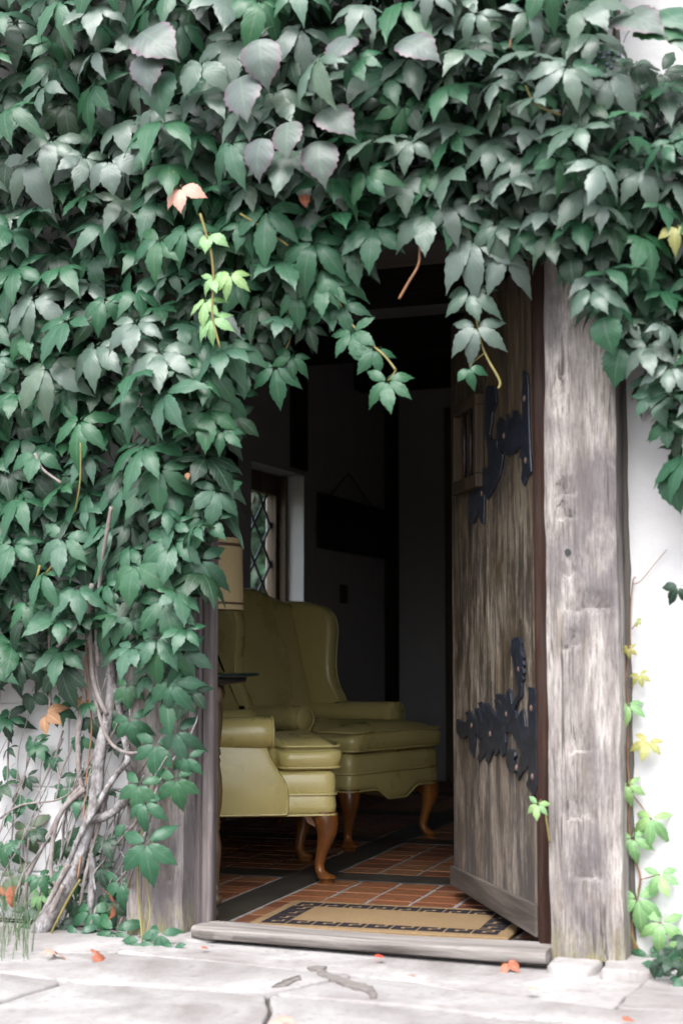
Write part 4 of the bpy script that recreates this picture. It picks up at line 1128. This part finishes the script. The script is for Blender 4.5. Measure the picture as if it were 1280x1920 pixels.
# front layer: single leaves
front = [(px, py) for px, py in scatter(MASS, 60, 77)]
nleaf = 0
explicit = [  # (px, py, out, size, tilt, yaw, roll, material, kind)
    (516, 688, .10, .088, 12, 10, 6, M_leafg, 'five'), (548, 668, .09, .062, 8, 20, -10, M_leaf, 'five'), (660, 622, .13, .084, 20, -5, 14, M_leafg, 'five'), (703, 655, .13, .066, 15, 25, -40, M_leafg, 'five'),
    (726, 714, .14, .082, 14, 5, 0, M_leafg, 'five'), (602, 500, .16, .125, 16, 8, 10, M_leafg, 'five'), (640, 572, .12, .075, 20, 0, 20, M_leaf, 'five'), (500, 395, .24, .12, 26, 5, 0, M_leafg, 'five'),
    (590, 455, .20, .115, 18, 10, -15, M_leafg, 'five'), (890, 450, .16, .125, 26, -4, 6, M_leafp, 'five'), (882, 548, .14, .085, 20, 0, 4, M_leafp, 'five'), (893, 612, .14, .082, 18, 8, -6, M_leafp, 'five'),
    (878, 690, .13, .052, 20, 10, 10, M_leaf, 'three'), (950, 470, .14, .10, 25, 10, -20, M_leafp, 'five'), (800, 400, .18, .11, 24, 0, 10, M_leafp, 'five'), (700, 425, .18, .105, 20, 5, 0, M_leaf, 'five'),
    (388, 770, .16, .105, 18, 20, 6, M_leaf, 'five'), (385, 690, .18, .115, 22, 12, -6, M_leaf, 'five'), (430, 735, .13, .09, 15, 25, -20, M_leaf, 'five'), (300, 660, .22, .125, 28, 8, 0, M_leafp, 'five'),
    (408, 920, .12, .088, 12, 30, -10, M_leaf, 'five'), (300, 880, .18, .10, 20, 8, 6, M_leafg, 'five'), (440, 780, .10, .08, 8, 30, 4, M_leafd, 'five'), (90, 690, .22, .125, 26, 5, 5, M_leafp, 'five'),
    (180, 650, .24, .12, 30, -5, 0, M_leafp, 'five'), (255, 605, .22, .10, 30, 4, 8, M_leafp, 'five'), (375, 1050, .11, .092, 14, 25, 6, M_leaf, 'five'), (325, 1015, .15, .11, 24, 8, 0, M_leaf, 'five'),
    (310, 1125, .16, .115, 18, 8, 8, M_leaf, 'five'), (255, 1060, .18, .13, 18, -4, 0, M_leafg, 'three'), (230, 1130, .14, .11, 14, 6, 0, M_leaf, 'five'), (300, 1210, .13, .095, 16, 10, -6, M_leaf, 'five'),
    (345, 1220, .09, .085, 10, 25, 10, M_leaf, 'five'), (355, 1290, .07, .08, 8, 20, -14, M_leafd, 'five'), (320, 1270, .10, .085, 10, 12, 10, M_leaf, 'five'), (240, 1285, .10, .06, 16, 5, 0, M_leafg, 'five'),
    (115, 1250, .12, .105, 8, 4, 10, M_leafd, 'five'), (40, 1235, .12, .09, 8, 0, -10, M_leafd, 'five'), (25, 1020, .18, .10, 24, 5, 0, M_leaf, 'five'), (120, 1010, .18, .105, 20, 6, -6, M_leaf, 'five'),
    (150, 790, .20, .11, 24, 0, 0, M_leaf, 'five'), (70, 850, .18, .10, 28, 8, 0, M_leafg, 'three'), (50, 620, .2, .10, 22, 0, 10, M_leaf, 'five'), (60, 300, .30, .14, 18, 4, 20, M_leafp, 'five'), (65, 560, .24, .11, 28, 0, -4, M_leafp, 'five'),
    (490, 68, .40, .13, 8, 6, 0, M_leafv, 'heart'), (540, 225, .38, .11, 16, 0, 10, M_leafv, 'heart'), (495, 255, .37, .11, 12, -6, -12, M_leafv, 'heart'), (600, 205, .36, .12, 34, 10, 40, M_leafv, 'heart'), (745, 75, .38, .12, 36, 10, 50, M_leafv, 'heart'),
    (260, 60, .40, .15, 30, 0, 45, M_leafv, 'heart'), (280, 95, .39, .12, 20, 0, 0, M_leafv, 'heart'), (300, 130, .36, .13, 14, 0, 0, M_leaf, 'heart'), (205, 300, .33, .12, 16, 10, 14, M_leafp, 'three'), (660, 65, .4, .11, 30, 0, -20, M_leafv, 'heart'), (600, 260, .35, .12, 14, 6, 0, M_leafv, 'heart'),
    (380, 115, .37, .12, 22, 0, -20, M_leafp, 'three'), (450, 140, .37, .14, 16, 0, 20, M_leafv, 'heart'),
    (1070, 480, .18, .075, 8, -10, 0, M_leafd, 'heart'), (1130, 590, .20, .095, 4, -4, 6, M_leaf, 'heart'), (1165, 650, .19, .095, 6, 6, -18, M_leaf, 'heart'), (1262, 880, .16, .10, 4, 0, 0, M_leaf, 'heart'), (1272, 1100, .14, .05, 10, 0, -40, M_leafd, 'three'),
    (1110, 545, .23, .085, 34, -8, 20, M_leafp, 'five'), (1215, 650, .22, .085, 30, 0, 0, M_leafp, 'five'), (1225, 740, .18, .075, 26, 0, 10, M_leaf, 'five'), (1250, 795, .16, .07, 20, -10, 10, M_leaf, 'three'),
    (1150, 30, .40, .14, 44, 0, 50, M_leafv, 'heart'), (1190, 55, .38, .13, 46, 0, 60, M_leaf, 'heart'), (1095, 15, .38, .12, 40, 0, 40, M_leafp, 'three'), (1260, 55, .36, .12, 48, 10, 60, M_leafp, 'three'), (1235, 20, .36, .11, 44, 0, 30, M_leaf, 'heart'),
    (400, 520, .27, .05, 24, 0, 12, M_leafy, 'five'), (432, 515, .27, .055, 26, 10, -6, M_leafy, 'five'), (385, 565, .27, .058, 30, -4, 0, M_leafy, 'five'), (398, 598, .27, .056, 24, 0, 6, M_leafy, 'five'), (350, 430, .28, .085, 30, 0, -8, M_leafg, 'five'), (392, 440, .28, .065, 30, 8, 0, M_leafy, 'three'), (300, 450, .27, .10, 24, 0, -14, M_leafg, 'five'),
    (1268, 425, .30, .06, 30, 0, -10, M_leafo, 'three'), (338, 352, .31, .080, 18, 0, 10, M_pink, 'three'), (570, 362, .24, .035, 10, 20, 0, M_rustleaf, 'heart'), (352, 886, .19, .02, 20, 0, 0, M_dead, 'heart'),
    (560, 545, .15, .085, 18, 6, 6, M_leaf, 'five'), (610, 530, .16, .09, 16, 0, -8, M_leafg, 'five'), (480, 640, .10, .08, 14, 14, 0, M_leafd, 'five'), (455, 690, .10, .075, 10, 20, 10, M_leaf, 'five'), (575, 610, .10, .06, 10, 10, 20, M_leafd, 'five'),
    (760, 330, .22, .09, 24, 0, 0, M_leafp, 'five'), (845, 385, .2, .085, 24, 6, 8, M_leafp, 'five'), (930, 420, .18, .085, 22, 0, 0, M_leafp, 'five'), (985, 430, .17, .08, 20, 4, 10, M_leaf, 'five'), (660, 470, .15, .08, 16, 10, 0, M_leaf, 'five'), (1035, 440, .2, .08, 22, 0, 0, M_leafp, 'five'),
    # low growth by the trunk
    (15, 1340, .03, .07, 14, 0, 10, M_leafd, 'five'), (205, 1330, .05, .05, 16, 6, 0, M_leafd, 'five'), (245, 1350, .05, .07, 12, 8, 10, M_leafg, 'five'), (20, 1440, .0, .05, 16, 0, -20, M_leafg, 'three'), (95, 1420, .01, .045, 14, 0, 20, M_leafg, 'five'), (10, 1590, .02, .06, 14, 0, 0, M_leafg, 'five'), (100, 1640, .03, .05, 16, 0, 10, M_leafg, 'three'), (140, 1690, .05, .06, 18, 0, 0, M_leafd, 'five'), (190, 1630, .05, .055, 12, 0, 12, M_leafd, 'five'), (350, 1420, .04, .06, 8, 12, -6, M_leaf, 'five'), (235, 1545, .05, .06, 14, 0, 10, M_leafg, 'three'), (130, 1650, .05, .055, 14, 0, -12, M_leafg, 'five'), (60, 1740, .10, .06, 22, 0, 10, M_leafd, 'five'), (180, 1770, .13, .07, 26, 0, 10, M_leafg, 'five'), (85, 1770, .13, .06, 26, 0, -10, M_leaf, 'five'), (325, 1778, .13, .045, 28, 0, 0, M_leafg, 'five'), (120, 1785, .15, .055, 30, 0, 0, M_leafd, 'five'), (45, 1775, .12, .055, 26, 0, 14, M_leafg, 'five'),
    (292, 1395, .05, .085, 10, 10, -8, M_leafg, 'five'), (330, 1372, .06, .075, 12, 12, 12, M_leaf, 'five'), (262, 1470, .07, .075, 14, 6, -10, M_leafg, 'five'), (330, 1460, .05, .078, 4, 10, 6, M_leafg, 'five'), (272, 1505, .07, .07, 20, 4, 0, M_leafg, 'five'),
    (275, 1580, .08, .10, 14, 8, 6, M_leafg, 'five'), (228, 1655, .07, .072, 12, 4, 0, M_leafg, 'five'), (52, 1552, .0, .078, 6, 0, 8, M_leafe, 'five'), (50, 1495, .0, .07, 12, 0, -20, M_leafg, 'three'), (30, 1640, .02, .065, 12, 10, 10, M_leafe, 'five'), (122, 1478, .0, .055, 18, 0, 6, M_leafg, 'five'),
    (120, 1568, .0, .10, 10, 0, 40, M_leafg, 'three'), (148, 1600, .02, .06, 10, 0, 20, M_leafg, 'three'), (75, 1678, .06, .045, 20, 0, 0, M_leafy, 'five'), (170, 1710, .08, .078, 18, 4, 0, M_leafg, 'five'), (148, 1752, .12, .075, 26, 0, 6, M_leaf, 'five'), (215, 1745, .12, .105, 24, 0, -6, M_leaf, 'five'),
    (262, 1765, .12, .07, 24, 6, 14, M_leafg, 'five'), (300, 1752, .11, .06, 22, 0, -8, M_leafg, 'five'), (205, 1690, .05, .07, 16, 4, 10, M_leafd, 'five'), (110, 1735, .08, .06, 22, 0, 0, M_leafd, 'five'), (280, 1785, .14, .05, 30, 0, 20, M_leafg, 'five'), (240, 1785, .15, .055, 34, 0, -20, M_leaf, 'five'), (18, 1790, .14, .05, 24, 0, 0, M_leafg, 'five'), (62, 1388, .03, .05, 20, 0, 0, M_leafg, 'five'), (150, 1385, .03, .06, 10, 0, 0, M_leafg, 'three'), (175, 1345, .04, .07, 12, 0, 0, M_leafd, 'three'), (60, 1300, .05, .07, 8, 0, 0, M_leafd, 'three'), (105, 1330, .04, .06, 8, 0, 10, M_leafd, 'three'),
    (85, 1340, .09, .075, 42, 0, 70, M_dead, 'three'), (140, 1312, .05, .05, 40, 0, 60, M_dead, 'heart'),
]
for e in explicit:
    px, py, out, size, ti, ya_, ro, mt, kd = e
    add_leaf(vine, at_y(px, py, base_y(px, py) - out), size, R(ti), R(ya_), R(ro), mt, r_.randrange(NVAR), kd); nleaf += 1
def far_from_explicit(px, py):
    return all((px - e[0])**2 + (py - e[1])**2 > 46**2 for e in explicit)
front = [p for p in front if far_from_explicit(*p)]
vis = [p for p in front if -60 < p[0] < 1340 and -60 < p[1] < 1400]; r_.shuffle(vis)
keep = set(vis[:298 - nleaf])
for (px, py) in front:
    y = base_y(px, py) - bulge(px, py)*r_.uniform(.66, 1.0) - .02
    p = rand_pose(r_); s = leaf_size(px, py)*r_.uniform(.68, 1.18); v = r_.randrange(NVAR)
    if (px, py) in keep:
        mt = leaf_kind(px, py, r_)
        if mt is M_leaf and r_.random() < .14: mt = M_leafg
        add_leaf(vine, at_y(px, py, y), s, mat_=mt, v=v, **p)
    else:
        fol.add(leaf_matrix(at_y(px, py, y), s, **p), LD[v], r_.random())
# leaves beyond the 300 picked out singly
folg = Foliage()
LOW = [(-200, 1285), (120, 1285), (240, 1290), (232, 1400), (225, 1560), (215, 1700), (120, 1785), (-200, 1790)]
for (px, py) in scatter(LOW, 44, 133):
    if r_.random() < .45: continue
    M4 = leaf_matrix(at_y(px, py, base_y(px, py) - r_.uniform(0, .07)), r_.uniform(.03, .062), **rand_pose(r_))
    (folg if r_.random() < .6 else fold).add(M4, LD[r_.randrange(NVAR)], r_.random())
tag(folg.build('foliage', M_leafg, vine), kind='stuff')
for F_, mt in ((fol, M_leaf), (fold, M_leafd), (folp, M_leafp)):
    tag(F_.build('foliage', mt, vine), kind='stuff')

# stems of the creeper, traced: (list of (px, py, out), start radius px, end radius px, material)
def stem(pts, r0, r1, mt, parent=vine, name='stem', sub=5, wob=.004, y_of=None):
    P = [at_y(px, py, base_y(px, py) - o) for px, py, o in pts]
    k = (4.45 if mt not in (M_shoot, M_brownst) else 3.0) / FPX; C_ = catmull(P, sub); n = len(C_)
    C_ = [p + Vector((noise.noise(p*9), noise.noise(p*9 + Vector((5, 0, 0))), 0))*wob for p in C_]
    mb = MB(); mb.tube(C_, [max(.0012, lerp(r0, r1, i/(n-1))*k*(1 + .16*noise.noise(C_[i]*25))) for i in range(n)], 8)
    o = mb.build(name, mt, None, True); o.parent = parent; o.matrix_parent_inverse = parent.matrix_basis.inverted(); return o
stem([(45, 1800, .16), (75, 1745, .13), (110, 1690, .10), (140, 1630, .08), (160, 1570, .07), (178, 1510, .06), (185, 1450, .06), (192, 1390, .06), (205, 1330, .05), (210, 1270, .05), (206, 1200, .06), (208, 1140, .10)], 19, 8, M_bark, name='trunk')
stem([(205, 1260, .06), (222, 1320, .05), (232, 1380, .05), (240, 1425, .06), (220, 1450, .07), (196, 1485, .09), (172, 1530, .10), (150, 1570, .10), (128, 1620, .10)], 7, 5, M_bark)
stem([(238, 1430, .05), (250, 1480, .05), (225, 1510, .06), (200, 1530, .07), (168, 1540, .06)], 8, 9, M_bark)
stem([(172, 1600, .06), (172, 1650, .05), (170, 1700, .05), (168, 1760, .04)], 8, 7, M_bark)
stem([(128, 1620, .11), (112, 1650, .11), (92, 1690, .12), (75, 1725, .12), (80, 1735, .12), (100, 1700, .13), (118, 1660, .13)], 6, 5, M_twig)
stem([(142, 1270, .05), (158, 1300, .05), (152, 1340, .05), (146, 1380, .05), (148, 1440, .05), (156, 1480, .05)], 7, 5, M_twig)
stem([(165, 1215, .06), (172, 1270, .05), (182, 1330, .06), (195, 1370, .07), (215, 1400, .07), (240, 1412, .06), (268, 1410, .05)], 5, 3, M_twig)
stem([(160, 1480, .06), (125, 1510, .06), (105, 1545, .06), (98, 1590, .05), (96, 1640, .05), (104, 1660, .05)], 6, 4, M_twig)
stem([(155, 1475, .06), (130, 1500, .06), (100, 1550, .05), (75, 1600, .05), (52, 1648, .05), (48, 1700, .04), (50, 1720, .04)], 5, 4, M_twig)
stem([(200, 1490, .05), (185, 1550, .05), (170, 1600, .06), (158, 1650, .07), (150, 1700, .06)], 5, 3, M_twig)
stem([(208, 950, .22), (200, 1000, .2), (192, 1060, .16), (184, 1120, .12), (180, 1180, .09), (184, 1250, .07)], 4, 4, M_twig)
stem([(172, 1095, .14), (166, 1150, .11), (170, 1220, .08), (178, 1290, .07), (200, 1340, .07)], 5, 5, M_twig)
stem([(134, 1180, .14), (115, 1205, .12), (85, 1232, .11), (60, 1248, .10), (40, 1270, .08)], 3.5, 3, M_twig)
stem([(90, 1090, .16), (97, 1130, .12), (92, 1200, .09), (95, 1290, .05), (90, 1340, .04)], 3.5, 3, M_twig)
stem([(100, 1060, .2), (80, 1085, .18), (65, 1105, .18)], 4, 3, M_shoot); stem([(75, 1060, .2), (70, 1080, .2), (58, 1104, .18)], 4, 3, M_shoot)
stem([(160, 1170, .08), (164, 1290, .07), (170, 1350, .05), (168, 1420, .04), (160, 1500, .05), (155, 1580, .08), (145, 1650, .11)], 2.5, 2.5, M_brownst)
stem([(150, 1650, .12), (125, 1690, .13), (100, 1740, .14), (80, 1780, .15), (40, 1805, .17)], 4, 3, M_shoot)
stem([(300, 1390, .03), (290, 1470, .04), (272, 1530, .05), (258, 1600, .05), (235, 1690, .05), (228, 1730, .05)], 2.5, 2, M_shoot)
stem([(290, 1570, .05), (280, 1610, .05), (276, 1660, .04), (282, 1710, .05), (275, 1750, .08)], 2.5, 2, M_shoot)
stem([(262, 1590, .05), (258, 1660, .05), (262, 1720, .06), (268, 1770, .10)], 2.5, 2.5, M_shoot)
stem([(325, 1440, .03), (312, 1420, .03), (306, 1400, .03)], 2.5, 2, M_shoot)
for pts in ([(70, 1380, .01), (50, 1440, .01), (30, 1490, .01)], [(118, 1385, .01), (85, 1460, .01), (60, 1510, .01)], [(118, 1370, .01), (106, 1420, .01), (112, 1460, .01), (105, 1500, .02)], [(140, 1390, .02), (118, 1440, .02), (112, 1465, .02)],
            [(0, 1535, .02), (40, 1510, .02), (110, 1500, .03), (140, 1480, .04)], [(25, 1330, .01), (15, 1400, .01), (12, 1480, .01)], [(55, 1570, .01), (48, 1620, .01), (40, 1660, .01)], [(190, 1700, .03), (200, 1650, .03), (225, 1600, .03), (240, 1550, .03)],
            [(140, 1300, .04), (150, 1360, .03), (128, 1410, .02)], [(200, 1270, .05), (190, 1310, .05), (196, 1370, .05)], [(187, 1210, .07), (180, 1260, .06), (190, 1310, .06), (198, 1360, .06)], [(20, 1700, .05), (35, 1660, .04), (50, 1620, .03)], [(130, 1790, .12), (150, 1760, .1), (170, 1735, .09), (180, 1700, .07)], [(100, 1780, .13), (150, 1785, .14), (200, 1795, .15)]):
    stem(pts, 2.4, 1.8, M_twig, name='tendril')
r5 = random.Random(31)
for i in range(44):
    x = r5.uniform(-60, 235); y = r5.uniform(1560, 1790); ln = r5.uniform(120, 340); sl_ = r5.uniform(.05, .55); o_ = r5.uniform(0, .05)
    pts = [(x + sl_*ln*q + r5.gauss(0, 9), y - ln*q, o_ + r5.uniform(0, .02)) for q in (0, .25, .5, .75, 1)]
    stem(pts, r5.uniform(.8, 2.6), r5.uniform(.6, 1.4), r5.choice((M_twig, M_twig, M_bark)), name='tendril', sub=4, wob=.006)
# hanging bits over the opening
stem([(786, 405, .16), (786, 470, .16), (783, 498, .16), (765, 530, .16), (748, 560, .15)], 3.2, 4, M_brownst, wob=.001)
stem([(590, 480, .12), (632, 560, .12), (655, 602, .12), (690, 640, .13), (722, 668, .13), (742, 694, .13)], 3, 3.4, M_shoot, wob=.001)
stem([(742, 694, .13), (735, 705, .13), (727, 714, .13)], 2.4, 2, M_shoot, wob=0)
stem([(890, 470, .13), (888, 540, .12), (895, 610, .12), (908, 660, .12), (936, 712, .11), (934, 728, .11)], 3, 3.4, M_shoot, wob=.001)
stem([(908, 662, .12), (890, 676, .12), (880, 688, .12)], 1.6, 1.4, M_shoot, wob=0)
stem([(540, 560, .10), (545, 630, .08), (520, 680, .08)], 2.5, 2, M_shoot, wob=.001)
stem([(375, 400, .30), (395, 470, .29), (400, 530, .28), (398, 590, .28), (412, 652, .27)], 4, 3, M_leafy and M_shoot, wob=.001)
stem([(450, 400, .27), (490, 425, .25), (540, 460, .22)], 3.5, 3, M_shoot, wob=.001)
stem([(325, 320, .32), (328, 345, .31), (335, 362, .31)], 3, 3, M_shoot, wob=0)
stem([(150, 830, .22), (150, 900, .22), (140, 960, .2)], 2.4, 2, M_shoot); stem([(65, 850, .2), (80, 880, .2), (115, 905, .2)], 3, 2.6, M_twig)
stem([(985, 160, .36), (1005, 195, .36), (1050, 215, .34)], 3, 3, M_shoot); stem([(955, 90, .38), (960, 60, .38), (975, 30, .36)], 3, 3, M_brownst)
for px, py in ((1130, 108), (1140, 100), (1150, 112), (1138, 120), (1122, 98), (1160, 104), (1146, 126), (900, 128), (890, 122), (866, 130)):
    c = at_y(px, py, -.38); mb = MB(); mb.lathe([(.001, -.0065), (.005, -.004), (.0068, 0), (.005, .004), (.001, .0065)], (0, 0, 0), 10)
    o = mb.build('berry', M_iron, None, True); o.location = c; o.parent = vine; o.matrix_parent_inverse = vine.matrix_basis.inverted()

# ------------------------------------------------------------------ small creeper on the right wall
vine2 = thing('young_creeper', 'thin young creeper with pale green leaves climbing beside the right post', 'creeper', at_z(1215, 1835, GROUND))
YV = WALL_Y - .012
def at_wall(px, py, out=0): return at_y(px, py, YV - out)
def stem2(pts, r0, r1, mt):
    P = catmull([at_wall(px, py, .0) for px, py in pts], 5); k = 4.4/FPX; n = len(P)
    mb = MB(); mb.tube(P, [lerp(r0, r1, i/(n-1))*k for i in range(n)], 6); o = mb.build('stem', mt, None, True)
    o.parent = vine2; o.matrix_parent_inverse = vine2.matrix_basis.inverted()
stem2([(1215, 1830), (1190, 1780), (1185, 1720), (1200, 1650), (1185, 1600), (1178, 1540), (1180, 1490), (1176, 1420), (1177, 1330), (1174, 1270), (1180, 1210), (1182, 1140), (1186, 1090), (1192, 1082)], 2.2, 1.0, M_brownst)
stem2([(1186, 1095), (1200, 1090), (1225, 1060), (1250, 1030)], .8, .6, M_brownst)
stem2([(1280, 1800), (1240, 1805), (1200, 1785), (1180, 1745)], 3, 2.4, M_shoot)
for px, py, sz, ti, ro, mt, kd in ((1192, 1165, .022, 30, 60, M_leafo, 'three'), (1178, 1215, .03, 10, 0, M_leafo, 'five'), (1198, 1265, .036, 24, 10, M_leafo, 'five'), (1178, 1322, .05, 34, 0, M_leafy, 'five'), (1215, 1390, .055, 26, -10, M_leafo, 'five'),
        (1177, 1472, .052, 14, 6, M_leafy, 'five'), (1222, 1535, .065, 20, -8, M_leafy, 'five'), (1186, 1572, .062, 16, 8, M_leafy, 'five'), (1238, 1640, .062, 22, 10, M_leafy, 'five'), (1195, 1685, .085, 10, 6, M_leafy, 'five'), (1240, 1730, .080, 16, -6, M_leafy, 'five'), (1285, 1760, .07, 16, 0, M_leafy, 'five'), (1215, 1790, .06, 16, 10, M_leafg, 'five')):
    add_leaf(vine2, at_wall(px, py, .03), sz*.88, R(ti), R(4), R(ro), mt, r_.randrange(NVAR), kd)
for pts in ([(1192, 1170), (1184, 1180)], [(1198, 1268), (1180, 1290)], [(1215, 1392), (1180, 1410)], [(1222, 1538), (1185, 1490)], [(1238, 1640), (1200, 1650)], [(1240, 1730), (1195, 1740)]): stem2(pts, 1.2, 1, M_brownst)
sprig = thing('creeper_sprig', 'single pale leaf sprig poking out beside the lower door hinge', 'sprig', at_y(1030, 1580, .0))
def sp_leaf(): 
    add_leaf(sprig, at_y(1008, 1508, -.03), .038, R(14), R(0), R(-10), M_leafy, 3, 'five')
    P = catmull([at_y(1030, 1580, -.004), at_y(1025, 1545, -.02), at_y(1020, 1515, -.025), at_y(1009, 1507, -.028)], 5)
    mb = MB(); mb.tube(P, .0028, 6); o = mb.build('stem', M_shoot, None, True); o.parent = sprig; o.matrix_parent_inverse = sprig.matrix_basis.inverted()
sp_leaf()
# ivy at the foot of the right wall
ivy = thing('ivy_clump', 'low clump of dark green ivy at the foot of the white wall', 'ivy', at_z(1270, 1850, GROUND))
r3 = random.Random(5)
for i in range(46):
    px = r3.uniform(1205, 1420); py = r3.uniform(1752, 1850) + (1250 - px)*.0
    if px < 1240 and py < 1790: continue
    add_leaf(ivy, at_y(px, py, r3.uniform(-.14, .06)), r3.uniform(.035, .06), R(r3.uniform(10, 60)), R(r3.uniform(-40, 40)), R(r3.uniform(-60, 60)), r3.choice((M_leafd, M_leafd, M_leaf)), r3.randrange(3), r3.choice(('heart', 'three')))
# grass tuft at the left foot of the wall
def grass():
    mb = MB(); r_ = random.Random(8)
    for i in range(170):
        a = at_z(r_.uniform(-220, 62), r_.uniform(1745, 1812), GROUND - .01); h = r_.uniform(.12, .48); le = Vector((r_.gauss(.04, .13), r_.gauss(-.02, .06), 0)); wd = Vector((r_.uniform(.0008, .0018), r_.uniform(-.0008, .0008), 0))
        v = []
        for k in range(5):
            q = k/4; c = a + Vector((0, 0, h*q*(1 - .25*q))) + le*q*q; v += [c - wd*(1-q*.95), c + wd*(1-q*.95)]
        mb.add(v, [(2*k, 2*k+1, 2*k+3, 2*k+2) for k in range(4)])
    o = mb.build('grass', M_grass, None, True, fix=False); tag(o, 'tuft of long thin grass at the foot of the creeper trunk', 'grass', kind='stuff')
grass()

# ------------------------------------------------------------------ fallen leaves
def fallen(px, py, size, mt, kd, label, rz, curl=0.0, z=None):
    p = at_z(px, py, (GROUND if z is None else z) + .012)
    o = add_leaf(None, p, size, R(80 + curl), R(rz), R(rz*2), mt, int(px) % 3, kd, name='fallen_leaf')
    o.location.z += .006
    return tag(o, label, 'leaf', 'fallen leaves on the flagstones')
fallen(707, 1801, .028, M_red, 'heart', 'bright red fallen leaf lying on the stones below the threshold', 60)
fallen(950, 1810, .046, M_rustleaf, 'three', 'curled rust red leaf against the threshold beside the right post', 20, -20)
fallen(779, 1836, .022, M_rustleaf, 'heart', 'tiny rust brown leaf near the end of the dark stain', 100)
fallen(1003, 1863, .034, M_pink, 'heart', 'pale pinkish leaf flat on the flagstones in front of the right post', 70)
fallen(515, 1917, .05, M_pink, 'three', 'large pale pink leaf lying out on the open flagstones', 30)
fallen(92, 1790, .06, M_pink, 'three', 'crumpled pink leaf at the foot of the creeper trunk', 150, -25)
fallen(172, 1795, .05, M_rustleaf, 'three', 'brownish leaf half under the low creeper leaves', 40, -15)
fallen(376, 1782, .02, M_rustleaf, 'heart', 'small brown leaf scrap beside the left end of the threshold', 40)
fallen(1165, 1918, .03, M_rustleaf, 'heart', 'rust coloured leaf out on the flagstones before the white wall', 40)
o = fallen(212, 1700, .06, M_rustleaf, 'three', 'curled rust leaf caught among the stems by the left post', 120, -60); o.location = at_y(212, 1698, -.03)
o = fallen(8, 1690, .06, M_rustleaf, 'three', 'dry rust leaf caught in the long grass', 60, -60); o.location = at_y(6, 1685, .0)

# ------------------------------------------------------------------ garden beyond the side window
def shrub(name, label, cat, loc, rx, rz, n, size, mt, seed, trunk=None):
    root = thing(name, label, cat, loc, group='plants in the garden beside the house'); r_ = random.Random(seed); F_ = Foliage()
    for i in range(n):
        u = Vector((r_.gauss(0, 1), r_.gauss(0, 1), r_.gauss(0, 1))).normalized() * (r_.random()**.4)
        k = 1 + .35*noise.noise(u*2.2 + Vector((seed, 0, 0)))
        p = Vector((u.x*rx*k, u.y*rx*k, (trunk or 0) + rz*(1 + u.z*k))); p = Vector(loc) + p
        F_.add(leaf_matrix(p, size*r_.uniform(.7, 1.3), R(r_.uniform(0, 70)), R(r_.uniform(0, 360)), R(r_.uniform(-60, 60))), LD_LO[r_.randrange(NVAR)], r_.random())
    o = F_.build('crown', mt, root); tag(o, kind='stuff')
    mb = MB(); H = (trunk or 0) + rz*1.5
    for k in range(5):
        a = k*1.3 + seed; top = Vector((math.cos(a)*rx*.5, math.sin(a)*rx*.5, H))
        mb.tube([Vector((0, 0, -.05)), Vector((math.cos(a)*.04, math.sin(a)*.04, max(.1, trunk or .1))), top*.6 + Vector((0, 0, .1)), top], [.05 if trunk else .025, .04 if trunk else .02, .02, .006], 7)
    mb.build('trunk', M_bark, root, True)
GZ = -.2
shrub('garden_shrub', 'loose green shrub seen through the leaded window', 'shrub', (-5.25, 8.2, GZ), .75, .72, 420, .10, M_leafg, 3)
shrub('garden_tree', 'broad leafy tree in the garden behind the shrub', 'tree', (-8.9, 14.5, GZ), 2.6, 2.3, 900, .20, M_leafg, 6, .9)
shrub('garden_bush', 'darker bush beside the garden tree', 'shrub', (-6.6, 12.5, GZ), 1.3, .8, 520, .15, M_leafd, 9)
shrub('hedge_bush', 'tall dense bush closing off the garden', 'shrub', (-9.6, 19.0, GZ), 3.4, 2.2, 1500, .26, M_leaf, 12)
